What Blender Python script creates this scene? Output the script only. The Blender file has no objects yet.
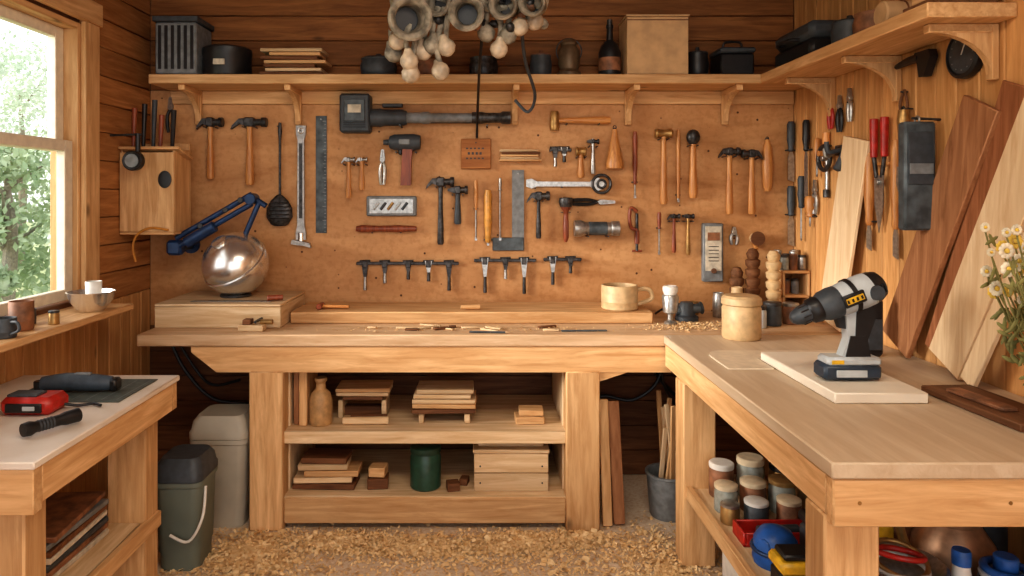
import bpy, bmesh, math, random
from mathutils import Vector, Matrix, Euler
R = random.Random(7)
F = 700.0; CZ = 1.58
XL, XR, YB, ZC = -1.86, 1.77, 3.95, 2.75
def P(px, py, d): return Vector(((px-480)*d/F, d, CZ-(py-195)*d/F))
def lin(c):
    c = c/255.0
    return c/12.92 if c <= .04045 else ((c+.055)/1.055)**2.4
def col(r, g, b): return (lin(r), lin(g), lin(b), 1)
# ------------------------------------------------------------ materials
def newmat(name):
    m = bpy.data.materials.new(name); m.use_nodes = True
    nt = m.node_tree; nt.nodes.clear()
    o = nt.nodes.new('ShaderNodeOutputMaterial'); p = nt.nodes.new('ShaderNodeBsdfPrincipled')
    nt.links.new(p.outputs[0], o.inputs[0])
    return m, nt, p
def mixc(nt, a, b, fac, mode='MIX'):
    n = nt.nodes.new('ShaderNodeMix'); n.data_type = 'RGBA'; n.blend_type = mode
    for s, v in ((n.inputs[0], fac), (n.inputs[6], a), (n.inputs[7], b)):
        if hasattr(v, 'is_linked'): nt.links.new(v, s)
        else: s.default_value = v
    return n.outputs[2]
def ramp(nt, src, p0, c0, p1, c1):
    n = nt.nodes.new('ShaderNodeValToRGB'); e = n.color_ramp.elements
    e[0].position = p0; e[0].color = c0; e[1].position = p1; e[1].color = c1
    nt.links.new(src, n.inputs[0]); return n.outputs[0]
def wood(name, c1, c2, axis='x', sc=1.0, rough=.62, var=.22, knots=False, spec=.25):
    m, nt, p = newmat(name); N = nt.nodes.new; L = nt.links.new
    tc = N('ShaderNodeTexCoord'); geo = N('ShaderNodeNewGeometry')
    mul = N('ShaderNodeMath'); mul.operation = 'MULTIPLY'; mul.inputs[1].default_value = 37.3
    L(geo.outputs['Random Per Island'], mul.inputs[0])
    add = N('ShaderNodeVectorMath'); add.operation = 'ADD'
    L(tc.outputs['Object'], add.inputs[0]); L(mul.outputs[0], add.inputs[1])
    mp = N('ShaderNodeMapping'); s = [sc]*3; s['xyz'.index(axis)] = sc*.09
    mp.inputs['Scale'].default_value = s
    L(add.outputs[0], mp.inputs[0])
    n1 = N('ShaderNodeTexNoise'); n1.inputs['Scale'].default_value = 34; n1.inputs['Detail'].default_value = 5
    n1.inputs['Roughness'].default_value = .66; n1.inputs['Distortion'].default_value = .5
    L(mp.outputs[0], n1.inputs['Vector'])
    n2 = N('ShaderNodeTexNoise'); n2.inputs['Scale'].default_value = 5; n2.inputs['Detail'].default_value = 2
    L(mp.outputs[0], n2.inputs['Vector'])
    m2 = N('ShaderNodeMath'); m2.operation = 'MULTIPLY'; m2.inputs[1].default_value = 70; L(n2.outputs[0], m2.inputs[0])
    sn = N('ShaderNodeMath'); sn.operation = 'SINE'; L(m2.outputs[0], sn.inputs[0])
    mr = N('ShaderNodeMapRange'); mr.inputs[1].default_value = -1; L(sn.outputs[0], mr.inputs[0])
    base = ramp(nt, n1.outputs[0], .34, col(*c2), .62, col(*c1))
    rf = N('ShaderNodeMath'); rf.operation = 'MULTIPLY'; rf.inputs[1].default_value = .45; L(mr.outputs[0], rf.inputs[0])
    c = mixc(nt, base, col(*[(a*.8+b*.2) for a, b in zip(c2, c1)]), rf.outputs[0])
    if knots:
        mk = N('ShaderNodeMapping'); s = [1.0]*3; s['xyz'.index(axis)] = .55; mk.inputs['Scale'].default_value = s
        L(add.outputs[0], mk.inputs[0])
        v = N('ShaderNodeTexVoronoi'); v.inputs['Scale'].default_value = 4.2; L(mk.outputs[0], v.inputs['Vector'])
        k = ramp(nt, v.outputs['Distance'], .035, (1, 1, 1, 1), .1, (0, 0, 0, 1))
        kf = N('ShaderNodeMath'); kf.operation = 'MULTIPLY'; kf.inputs[1].default_value = .7; L(k, kf.inputs[0])
        c = mixc(nt, c, col(*[a*.55 for a in c2]), kf.outputs[0])
    hsv = N('ShaderNodeHueSaturation')
    v2 = N('ShaderNodeMapRange'); v2.inputs[3].default_value = 1-var*.7; v2.inputs[4].default_value = 1+var*.5
    L(geo.outputs['Random Per Island'], v2.inputs[0]); L(v2.outputs[0], hsv.inputs['Value'])
    L(c, hsv.inputs['Color']); L(hsv.outputs[0], p.inputs['Base Color'])
    p.inputs['Roughness'].default_value = rough; p.inputs['Specular IOR Level'].default_value = spec
    b = N('ShaderNodeBump'); b.inputs['Strength'].default_value = .22; b.inputs['Distance'].default_value = .004
    L(n1.outputs[0], b.inputs['Height']); L(b.outputs[0], p.inputs['Normal'])
    return m
def mat(name, c, rough=.5, metal=0, var=.18, ns=30, bump=.05, c2=None, trans=0, coat=0):
    m, nt, p = newmat(name); N = nt.nodes.new; L = nt.links.new
    tc = N('ShaderNodeTexCoord'); n = N('ShaderNodeTexNoise'); n.inputs['Scale'].default_value = ns; n.inputs['Detail'].default_value = 4
    L(tc.outputs['Object'], n.inputs['Vector'])
    if c2 is None: c2 = tuple(x*(1-var) for x in c)
    L(ramp(nt, n.outputs[0], .35, col(*c2), .65, col(*c)), p.inputs['Base Color'])
    p.inputs['Roughness'].default_value = rough; p.inputs['Metallic'].default_value = metal
    p.inputs['Transmission Weight'].default_value = trans; p.inputs['Coat Weight'].default_value = coat
    if bump:
        b = N('ShaderNodeBump'); b.inputs['Strength'].default_value = bump*3; b.inputs['Distance'].default_value = .003
        L(n.outputs[0], b.inputs['Height']); L(b.outputs[0], p.inputs['Normal'])
    return m
A_, B_ = (226, 186, 138), (190, 144, 96)
PX_ = wood('pine_x', A_, B_, 'x', knots=True)
PY_ = wood('pine_y', A_, B_, 'y', knots=True)
PZ_ = wood('pine_z', A_, B_, 'z', knots=True)
LX = wood('lightwood_x', (228, 202, 166), (196, 162, 120), 'x', var=.3)
LY = wood('lightwood_y', (228, 202, 166), (196, 162, 120), 'y', var=.3)
LZ = wood('lightwood_z', (238, 214, 178), (216, 184, 144), 'z', var=.2)
BTOP = wood('benchtop_x', (220, 190, 156), (190, 154, 116), 'x', rough=.5, var=.12)
CHIP = wood('benchtop_ply', (208, 188, 162), (190, 166, 138), 'y', sc=.6, rough=.45, var=0)
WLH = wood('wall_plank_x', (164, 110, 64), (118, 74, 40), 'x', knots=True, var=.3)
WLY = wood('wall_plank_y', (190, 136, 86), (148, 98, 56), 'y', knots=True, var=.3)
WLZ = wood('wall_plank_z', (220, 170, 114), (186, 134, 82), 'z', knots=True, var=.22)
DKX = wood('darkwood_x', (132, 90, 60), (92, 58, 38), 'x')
DKZ = wood('darkwood_z', (182, 132, 94), (140, 94, 62), 'z')
DKY = wood('darkwood_y', (132, 92, 64), (92, 62, 42), 'y')
HND = wood('handle_wood', (226, 164, 98), (176, 112, 58), 'z', sc=2, rough=.4, spec=.5, var=.4)
HNX = wood('handle_wood_x', (226, 164, 98), (176, 112, 58), 'x', sc=2, rough=.4, spec=.5)
HNR = wood('handle_redwood', (164, 88, 56), (112, 54, 36), 'z', sc=2, rough=.4, spec=.5)
STEEL = mat('steel', (186, 184, 180), .32, .8, ns=60)
CHROME = mat('brushed_chrome', (236, 234, 230), .24, .9, ns=12, var=.05, bump=.01)
IRON = mat('dark_iron', (88, 86, 86), .42, .6, ns=50, var=.4)
BLACK = mat('black_plastic', (32, 31, 33), .42, 0, bump=.02)
RUB = mat('rubber', (46, 44, 44), .7)
GREY = mat('grey_plastic', (132, 136, 138), .5)
DGREY = mat('dark_grey_plastic', (68, 74, 80), .5)
LGREY = mat('light_grey_plastic', (188, 194, 196), .42, var=.06)
WHITE = mat('white_plastic', (224, 220, 212), .45, var=.06)
RED = mat('red_plastic', (190, 44, 34), .4)
BLUE = mat('blue_plastic', (40, 94, 168), .4)
NAVY = mat('blue_enamel', (34, 62, 102), .35, .2)
YEL = mat('yellow_plastic', (234, 186, 48), .4)
GREEN = mat('green_jar', (44, 80, 64), .3)
BRASS = mat('brass', (184, 146, 92), .4, .7)
CREAM = mat('ceramic_cream', (216, 196, 164), .5, var=.1)
TANP = mat('tan_turned', (208, 176, 132), .5, var=.12)
BIN = mat('bin_beige', (182, 174, 158), .5, var=.08, ns=6)
BIN2 = mat('bin_green', (110, 118, 108), .5, var=.08, ns=6)
PAPER = mat('label_paper', (218, 208, 188), .8)
CARD = mat('cardboard', (208, 170, 126), .8, ns=14, var=.1)
SLATE = mat('slate', (96, 106, 112), .5, .2, ns=18, var=.35)
DIRTY = mat('dusty_shell', (178, 168, 150), .7, ns=24, var=.4)
BULB = mat('bulb_frost', (222, 202, 176), .4, var=.25, ns=20)
GLASSJ = mat('jar_glass', (196, 200, 190), .12, 0, trans=.4, bump=0)
RUST = mat('rust_clay', (156, 106, 74), .6, ns=20, var=.35)
LEAFY = mat('dried_leaf', (144, 140, 84), .7); PETY = mat('petal_yellow', (240, 204, 90), .7); PETW = mat('petal_white', (240, 230, 204), .7)
MDF = mat('white_board', (236, 226, 208), .5, var=.04, ns=8)
PAINT = mat('painted_lit_top', (226, 216, 204), .4, ns=6, c2=(212, 198, 182))  # light paint, with brightness from the window put into its colour
SASH = mat('sash_paint', (232, 222, 202), .5, var=.06)
def mk_floor():
    m, nt, p = newmat('concrete_floor'); N = nt.nodes.new; L = nt.links.new
    tc = N('ShaderNodeTexCoord')
    a = N('ShaderNodeTexNoise'); a.inputs['Scale'].default_value = 2.2; a.inputs['Detail'].default_value = 8; L(tc.outputs['Object'], a.inputs['Vector'])
    b = N('ShaderNodeTexNoise'); b.inputs['Scale'].default_value = 60; b.inputs['Detail'].default_value = 5; L(tc.outputs['Object'], b.inputs['Vector'])
    c = ramp(nt, a.outputs[0], .35, col(206, 184, 158), .65, col(232, 216, 196))
    d = ramp(nt, b.outputs[0], .36, col(228, 206, 176), .56, col(255, 255, 255))
    L(mixc(nt, c, d, .6, 'MULTIPLY'), p.inputs['Base Color']); p.inputs['Roughness'].default_value = .75
    bp = N('ShaderNodeBump'); bp.inputs['Strength'].default_value = .3; bp.inputs['Distance'].default_value = .004
    L(b.outputs[0], bp.inputs['Height']); L(bp.outputs[0], p.inputs['Normal']); return m
def mk_ply():
    m, nt, p = newmat('plywood_panel'); N = nt.nodes.new; L = nt.links.new
    tc = N('ShaderNodeTexCoord')
    mp = N('ShaderNodeMapping'); mp.inputs['Scale'].default_value = (.5, 1, 1.5); L(tc.outputs['Object'], mp.inputs[0])
    a = N('ShaderNodeTexNoise'); a.inputs['Scale'].default_value = 3.0; a.inputs['Detail'].default_value = 8; a.inputs['Roughness'].default_value = .6; a.inputs['Distortion'].default_value = 1.0
    L(mp.outputs[0], a.inputs['Vector'])
    b = N('ShaderNodeTexNoise'); b.inputs['Scale'].default_value = 40; b.inputs['Detail'].default_value = 4; L(tc.outputs['Object'], b.inputs['Vector'])
    c = ramp(nt, a.outputs[0], .33, col(174, 124, 78), .66, col(208, 160, 112))
    d = ramp(nt, b.outputs[0], .36, col(230, 220, 206), .52, col(255, 255, 255))
    c = mixc(nt, c, d, .5, 'MULTIPLY')
    v = N('ShaderNodeTexVoronoi'); v.inputs['Scale'].default_value = 9; v.inputs['Randomness'].default_value = .7; L(tc.outputs['Object'], v.inputs['Vector'])
    k = ramp(nt, v.outputs['Distance'], .045, (1, 1, 1, 1), .07, (0, 0, 0, 1))
    c = mixc(nt, c, col(84, 50, 28), k)
    L(c, p.inputs['Base Color']); p.inputs['Roughness'].default_value = .55; p.inputs['Specular IOR Level'].default_value = .3
    bp = N('ShaderNodeBump'); bp.inputs['Strength'].default_value = .12; bp.inputs['Distance'].default_value = .003
    L(b.outputs[0], bp.inputs['Height']); L(bp.outputs[0], p.inputs['Normal']); return m
FLOOR = mk_floor(); PLY = mk_ply()
SAW = mat('sawdust', (242, 214, 168), .9, ns=40, c2=(222, 184, 130))
def glass():
    m = bpy.data.materials.new('window_glass'); m.use_nodes = True; nt = m.node_tree; nt.nodes.clear()
    o = nt.nodes.new('ShaderNodeOutputMaterial'); t = nt.nodes.new('ShaderNodeBsdfTransparent'); g = nt.nodes.new('ShaderNodeBsdfGlossy')
    g.inputs['Roughness'].default_value = .02; mx = nt.nodes.new('ShaderNodeMixShader'); mx.inputs[0].default_value = .05
    nt.links.new(t.outputs[0], mx.inputs[1]); nt.links.new(g.outputs[0], mx.inputs[2]); nt.links.new(mx.outputs[0], o.inputs[0]); return m
GL = glass()
# ------------------------------------------------------------ builder
def orient(p0, p1):
    d = Vector(p1)-Vector(p0)
    return Matrix.Translation(Vector(p0)) @ d.to_track_quat('Z', 'Y').to_matrix().to_4x4(), d.length
class B:
    def __init__(s, name, T=None):
        s.n = name; s.clip = T is not None; s.T = T or Matrix(); s.V = []; s.F = []; s.M = []; s.ms = []
    def add(s, vs, fs, m, M=None):
        if m not in s.ms: s.ms.append(m)
        k = len(s.V)
        for v in vs:
            v = Vector(v)
            if M is not None: v = M @ v
            if s.clip and v.y > -.0006: v.y = -.0006
            s.V.append(s.T @ v)
        s.F += [[i+k for i in f] for f in fs]; s.M += [s.ms.index(m)]*len(fs); return s
    def box(s, c, d, m, rot=(0, 0, 0), bev=.003, M=None):
        bm = bmesh.new(); bmesh.ops.create_cube(bm, size=1)
        for v in bm.verts: v.co = Vector((v.co.x*d[0], v.co.y*d[1], v.co.z*d[2]))
        bev = min(bev, min(d)*.3)
        if bev > 0: bmesh.ops.bevel(bm, geom=list(bm.edges), offset=bev, segments=1, affect='EDGES')
        bm.verts.index_update()
        vs = [v.co.copy() for v in bm.verts]; fs = [[v.index for v in f.verts] for f in bm.faces]; bm.free()
        MM = Matrix.Translation(Vector(c)) @ Euler(rot).to_matrix().to_4x4()
        if M is not None: MM = M @ MM
        return s.add(vs, fs, m, MM)
    def bx(s, x0, x1, y0, y1, z0, z1, m, bev=.003):
        return s.box(((x0+x1)/2, (y0+y1)/2, (z0+z1)/2), (abs(x1-x0), abs(y1-y0), abs(z1-z0)), m, bev=bev)
    def lathe(s, prof, m, M=None, seg=20, sx=1, sy=1):
        vs = []; fs = []; rings = []
        for r, z in prof:
            if r <= 1e-6: rings.append([len(vs)]); vs.append((0, 0, z))
            else:
                rings.append(list(range(len(vs), len(vs)+seg)))
                vs += [(r*math.cos(2*math.pi*i/seg)*sx, r*math.sin(2*math.pi*i/seg)*sy, z) for i in range(seg)]
        for a, b in zip(rings, rings[1:]):
            for i in range(seg):
                j = (i+1) % seg
                if len(a) == 1 and len(b) == 1: continue
                if len(a) == 1: fs.append([a[0], b[j], b[i]])
                elif len(b) == 1: fs.append([a[i], a[j], b[0]])
                else: fs.append([a[i], a[j], b[j], b[i]])
        return s.add(vs, fs, m, M)
    def cyl(s, p0, p1, r0, m, r1=None, seg=16, bev=True):
        M, L = orient(p0, p1); r1 = r0 if r1 is None else r1
        b = min(r0, r1, L)*.12
        return s.lathe([(0, 0), (r0-b, 0), (r0, b), (r1, L-b), (r1-b, L), (0, L)], m, M, seg)
    def lat(s, c, prof, m, seg=24, M=None):
        MM = Matrix.Translation(Vector(c))
        if M is not None: MM = MM @ M
        return s.lathe(prof, m, MM, seg)
    def ell(s, c, r, m, seg=20, rot=(0, 0, 0)):
        if not hasattr(r, '__len__'): r = (r, r, r)
        n = seg//2; prof = [(math.sin(math.pi*i/n), -math.cos(math.pi*i/n)) for i in range(n+1)]
        prof[0] = (0, -1); prof[-1] = (0, 1)
        return s.lathe(prof, m, Matrix.Translation(Vector(c)) @ Euler(rot).to_matrix().to_4x4() @ Matrix.Diagonal((*r, 1)), seg)
    def torus(s, c, Rr, r, m, rot=(0, 0, 0), seg=28, sg=10):
        vs = []; fs = []
        for i in range(seg):
            a = 2*math.pi*i/seg
            for j in range(sg):
                b = 2*math.pi*j/sg; q = Rr+r*math.cos(b)
                vs.append((q*math.cos(a), q*math.sin(a), r*math.sin(b)))
        for i in range(seg):
            for j in range(sg):
                fs.append([i*sg+j, ((i+1) % seg)*sg+j, ((i+1) % seg)*sg+(j+1) % sg, i*sg+(j+1) % sg])
        return s.add(vs, fs, m, Matrix.Translation(Vector(c)) @ Euler(rot).to_matrix().to_4x4())
    def tube(s, pts, r, m, seg=8, sm=True):
        pts = [Vector(p) for p in pts]
        if sm and len(pts) > 2:
            q = []
            for i in range(len(pts)-1):
                a = pts[max(i-1, 0)]; b = pts[i]; c = pts[i+1]; d = pts[min(i+2, len(pts)-1)]
                for k in range(6):
                    t = k/6; q.append(.5*((2*b)+(c-a)*t+(2*a-5*b+4*c-d)*t*t+(3*b-a-3*c+d)*t**3))
            q.append(pts[-1]); 
            if hasattr(r, '__len__'):
                rr = []
                for i in range(len(pts)-1):
                    for k in range(6): rr.append(r[i]+(r[i+1]-r[i])*k/6)
                rr.append(r[-1]); r = rr
            pts = q
        n = len(pts); rs = r if hasattr(r, '__len__') else [r]*n
        vs = []; fs = []; up = None
        for i, p in enumerate(pts):
            t = (pts[min(i+1, n-1)]-pts[max(i-1, 0)]).normalized()
            if up is None: up = t.orthogonal().normalized()
            up = (up-t*up.dot(t)).normalized(); sd = t.cross(up)
            for j in range(seg):
                a = 2*math.pi*j/seg; vs.append(p+(up*math.cos(a)+sd*math.sin(a))*rs[i])
        for i in range(n-1):
            for j in range(seg): fs.append([i*seg+j, i*seg+(j+1) % seg, (i+1)*seg+(j+1) % seg, (i+1)*seg+j])
        fs.append(list(range(seg))); fs.append(list(range((n-1)*seg, n*seg)))
        return s.add(vs, fs, m)
    def poly(s, pts, y0, y1, m, M=None):
        n = len(pts); vs = [(x, y0, z) for x, z in pts]+[(x, y1, z) for x, z in pts]
        fs = [list(range(n)), list(range(2*n-1, n-1, -1))]+[[i, (i+1) % n, n+(i+1) % n, n+i] for i in range(n)]
        return s.add(vs, fs, m, M)
    def plank(s, p0, p1, wd, w, t, m):
        p0 = Vector(p0); p1 = Vector(p1); z = (p1-p0).normalized(); x = Vector(wd); x = (x-z*x.dot(z)).normalized(); y = z.cross(x)
        M = Matrix((x, y, z)).transposed().to_4x4(); M.translation = (p0+p1)/2
        return s.box((0, 0, 0), (w, t, (p1-p0).length), m, M=M)
    def done(s):
        xs = [v.x for v in s.V]; ys = [v.y for v in s.V]; zs = [v.z for v in s.V]
        o = Vector(((min(xs)+max(xs))/2, (min(ys)+max(ys))/2, min(zs)))
        me = bpy.data.meshes.new(s.n); me.from_pydata([v-o for v in s.V], [], s.F)
        for m in s.ms: me.materials.append(m)
        me.polygons.foreach_set('material_index', s.M)
        bm = bmesh.new(); bm.from_mesh(me); bmesh.ops.recalc_face_normals(bm, faces=bm.faces); bm.to_mesh(me); bm.free()
        me.polygons.foreach_set('use_smooth', [True]*len(me.polygons)); me.set_sharp_from_angle(angle=math.radians(38))
        ob = bpy.data.objects.new(s.n, me); ob.location = o; bpy.context.scene.collection.objects.link(ob); return ob
# ------------------------------------------------------------ room
B('floor').bx(-2.1, 2.0, -1.5, 4.1, -.1, 0, FLOOR, 0).done()
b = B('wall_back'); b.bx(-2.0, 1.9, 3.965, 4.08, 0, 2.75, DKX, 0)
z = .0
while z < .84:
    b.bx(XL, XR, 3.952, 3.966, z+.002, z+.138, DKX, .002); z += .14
z = 2.17
while z < 2.74:
    b.bx(XL, XR, 3.95, 3.966, z+.002, min(z+.138, 2.75), WLH, .004); z += .14
b.bx(XL, XR, 3.95, 3.966, .845, 2.169, PLY, .001)
b.done()
b = B('wall_left')
WY0, WY1, WZ0, WZ1 = 1.5, 3.27, 1.09, 2.38
b.bx(-2.0, -1.873, -1.0, 3.95, 0, WZ0, DKY, 0); b.bx(-2.0, -1.873, -1.0, 3.95, WZ1, 2.75, DKY, 0)
b.bx(-2.0, -1.873, WY1, 3.95, WZ0, WZ1, DKY, 0); b.bx(-2.0, -1.873, -1.0, WY0, WZ0, WZ1, DKY, 0)
y = -1.0
while y < 3.94:
    b.bx(-1.874, XL, y+.002, min(y+.108, 3.95), 0, 1.05, WLZ, .003); y += .11
z = 1.05
while z < 2.74:
    z1 = min(z+.138, 2.75)
    if z1 > WZ0 and z < WZ1:
        b.bx(-1.874, XL, WY1, 3.95, z+.002, z1, WLY, .004); b.bx(-1.874, XL, -1, WY0, z+.002, z1, WLY, .004)
    else: b.bx(-1.874, XL, -1, 3.95, z+.002, z1, WLY, .004)
    z += .14
b.done()
b = B('wall_right'); b.bx(1.783, 1.9, -1.0, 3.965, 0, 2.75, DKX, 0)
y = -1.0
while y < 3.94:
    b.bx(XR, 1.784, y+.0025, min(y+.1175, 3.95), 0, 2.75, WLZ, .004); y += .12
b.done()
b = B('ceiling')
y = -1.0
while y < 4.0:
    b.bx(-2.0, 1.9, y+.002, y+.138, 2.75, 2.78, WLH, .004); y += .14
b.done()
b = B('window_1')
b.bx(-1.86, -1.835, WY1-.01, WY1+.11, 1.07, WZ1+.011, PZ_); b.bx(-1.86, -1.835, WY0-.16, WY0+.01, 1.07, WZ1+.011, PZ_)
b.bx(-1.86, -1.83, WY0-.18, WY1+.13, WZ1+.012, WZ1+.12, PY_)
b.bx(-1.99, -1.861, WY1-.03, WY1-.001, WZ0, WZ1, PZ_); b.bx(-1.99, -1.861, WY0+.001, WY0+.03, WZ0, WZ1, PZ_)
b.bx(-1.99, -1.861, WY0+.03, WY1-.03, WZ1-.03, WZ1-.001, PY_)
a0, a1 = WY0+.03, WY1-.03
for zz0, zz1, xx in ((WZ0+.01, 1.83, -1.905), (1.78, WZ1-.03, -1.947)):
    b.bx(xx-.02, xx+.02, a0, a0+.06, zz0, zz1, SASH); b.bx(xx-.02, xx+.02, a1-.06, a1, zz0, zz1, SASH)
    b.bx(xx-.02, xx+.02, a0+.06, a1-.06, zz0, zz0+.05, SASH); b.bx(xx-.02, xx+.02, a0+.06, a1-.06, zz1-.05, zz1, SASH)
    b.bx(xx-.003, xx+.003, a0+.05, a1-.05, zz0+.04, zz1-.04, GL, 0)
b.done()
b = B('window_sill'); b.bx(-1.99, -1.63, 1.2, 3.3, 1.04, 1.07, PY_, .005); b.bx(-1.858, -1.80, 1.25, 3.27, .985, 1.039, PY_)
b.done()
# ------------------------------------------------------------ outdoors
GRASS = mat('grass', (170, 180, 130), .9, ns=3)
FOL = mat('foliage', (190, 204, 172), .8, ns=2, c2=(146, 168, 130)); FOL2 = mat('foliage_hazy', (218, 226, 212), .8, ns=2, c2=(186, 200, 178)); BARK = mat('bark', (150, 140, 124), .9)  # outdoor haze is put into the pale leaf colours
B('ground_outside').bx(-40, -2.05, -10, 50, -.4, -.3, GRASS, 0).done()
def tree(x, y, h, w, m, n, base=.0, rnd=1):
    rr = random.Random(rnd); b = B('tree'); b.tube([(x, y, -.3), (x+.1, y, h*.4), (x-.05, y+.1, h*.8)], [.13, .1, .03], BARK)
    for k in range(7):
        a = rr.uniform(0, 6.28); z = h*rr.uniform(.3, .8); b.tube([(x, y, z), (x+w*.4*math.cos(a), y+w*.4*math.sin(a), z+w*.3)], [.04, .012], BARK)
    cs = []
    for k in range(26):
        z = rr.uniform(base, 1); rad = w*math.sqrt(max(0.05, 1-abs(z-.45)*1.5)); a = rr.uniform(0, 6.28); q = rr.random()**.5*rad
        cs.append((x+q*math.cos(a), y+q*math.sin(a), h*z, w*rr.uniform(.18, .36)))
    vs = []; fs = []
    for i in range(n):
        c = rr.choice(cs); d = Vector((rr.gauss(0, 1), rr.gauss(0, 1), rr.gauss(0, 1))).normalized()*c[3]*rr.uniform(.5, 1.05)
        p = Vector(c[:3])+d; u = Vector((rr.gauss(0, 1), rr.gauss(0, 1), rr.gauss(0, 1))).normalized(); v = u.orthogonal().normalized(); s_ = rr.uniform(.04, .09)
        k = len(vs); vs += [p-u*s_, p+v*s_*.5, p+u*s_, p-v*s_*.5]; fs.append([k, k+1, k+2, k+3])
    b.add(vs, fs, m); b.done()
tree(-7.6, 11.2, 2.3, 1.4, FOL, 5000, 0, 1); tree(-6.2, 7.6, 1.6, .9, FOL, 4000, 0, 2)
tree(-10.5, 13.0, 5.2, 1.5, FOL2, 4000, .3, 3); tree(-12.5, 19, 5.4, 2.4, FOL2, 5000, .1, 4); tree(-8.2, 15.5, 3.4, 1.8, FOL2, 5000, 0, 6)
# ------------------------------------------------------------ benches
H = .925
b = B('workbench')
b.bx(-1.61, 1.765, 3.28, 3.50, H-.056, H, BTOP, .005); b.bx(-1.61, 1.765, 3.5015, 3.72, H-.056, H, BTOP, .002); b.bx(-1.61, 1.765, 3.7215, 3.945, H-.056, H, BTOP, .002)
b.poly([(-1.36, .868), (.90, .868), (.90, .745), (-1.24, .745), (-1.36, .84)], 3.295, 3.335, PX_)
b.bx(-1.24, .9, 3.86, 3.9, .745, .868, PX_)
for x0, x1 in ((-1.085, -.925), (.404, .563)):
    b.bx(x0, x1, 3.285, 3.385, 0, .75, PZ_, .006); b.bx(x0, x1, 3.84, 3.94, 0, .868, PZ_, .006)
    b.bx(x0+.02, x1-.02, 3.385, 3.84, .80, .868, PY_)
b.poly([(.563, .745), (.70, .745), (.563, .70)], 3.30, 3.33, PX_)
b.bx(-.93, .41, 3.31, 3.92, .402, .463, LX, .004)
b.bx(-.93, .41, 3.31, 3.92, .125, .157, LX, .004); b.bx(-.925, .404, 3.30, 3.335, .03, .15, PX_, .005)
b.bx(-.93, -.918, 3.385, 3.84, .157, .74, LZ); b.bx(.398, .41, 3.385, 3.84, .157, .74, LZ)
b.bx(1.6, 1.7, 3.84, 3.94, 0, .868, PZ_)
b.done()
b = B('workbench')
b.bx(.86, 1.765, 1.71, 3.277, H-.04, H, CHIP, .004)
b.bx(.865, 1.76, 1.715, 1.75, H-.16, H-.041, PX_, .004); b.bx(.865, .90, 1.752, 3.27, H-.145, H-.041, PY_, .004); b.bx(1.72, 1.76, 1.76, 3.27, H-.145, H-.041, PY_)
for x0 in (.862, 1.62):
    b.bx(x0, x0+.14, 1.752, 1.86, 0, H-.145, PZ_, .006); b.bx(x0, x0+.14, 2.97, 3.09, 0, H-.145, PZ_, .006)
b.bx(.90, 1.75, 1.86, 2.97, .315, .335, LY); b.bx(.875, .90, 1.86, 2.97, .29, .345, PY_)
b.bx(1.0, 1.62, 1.77, 1.80, .27, .315, PX_); b.bx(1.003, 1.617, 1.78, 1.86, .315, .335, LY); b.bx(1.0, 1.62, 3.0, 3.03, .27, .33, PX_)
for x in (.93, 1.3, 1.69): b.cyl((x, 1.716, H-.1), (x, 1.7135, H-.1), .005, BRASS, seg=10)
b.done()
b = B('workbench'); h = .85
b.bx(-1.85, -1.217, 1.91, 2.84, h-.022, h, PAINT, .004)
b.bx(-1.84, -1.225, 1.92, 1.96, h-.15, h-.023, PX_); b.bx(-1.84, -1.225, 2.79, 2.83, h-.13, h-.023, PX_); b.bx(-1.262, -1.225, 1.96, 2.79, h-.13, h-.023, PY_)
for x0 in (-1.84, -1.43):
    b.bx(x0, x0+.15, 1.965, 2.07, 0, h-.023, PZ_, .006); b.bx(x0, x0+.15, 2.68, 2.785, 0, h-.023, PZ_, .006)
b.bx(-1.84, -1.3, 2.07, 2.68, .30, .325, LY); b.bx(-1.29, -1.265, 2.0, 2.78, .27, .33, PY_)
b.done()
def bracket(T, dep=.24, drop=.19, w=.034):
    b = B('shelf_bracket', T)
    b.bx(-w/2, w/2, -.025, 0, -drop, 0, PZ_); b.bx(-w/2, w/2, -dep, -.02, -.03, 0, PY_)
    pts = [(0, -.03), (0, -drop+.01)]; n = 8
    for i in range(n+1):
        a = i/n*math.pi/2
        pts.append((-(dep-.01)+(dep-.035)*math.cos(a), -drop+.02+(drop-.05)*math.sin(a)))
    b.poly([(x, z) for x, z in pts], -w/2*.8, w/2*.8, PZ_, Matrix.Rotation(math.pi/2, 4, 'Z'))
    b.done()
b = B('wall_shelf'); b.bx(-1.74, 1.765, 3.67, 3.948, 2.165, 2.215, PX_, .004); b.bx(-1.74, 1.765, 3.93, 3.949, 2.09, 2.164, PX_); b.done()
for px in (195, 296, 515, 630, 728):
    bracket(Matrix.Translation(((px-480)/181, 3.929, 2.164)))
b = B('wall_shelf'); b.bx(1.47, 1.767, 2.3, 3.668, 2.165, 2.215, PY_, .004); b.done()
RZ = Matrix.Rotation(-math.pi/2, 4, 'Z')
for y in (3.5, 2.95, 2.4): bracket(Matrix.Translation((XR-.001, y, 2.164)) @ RZ)
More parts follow.
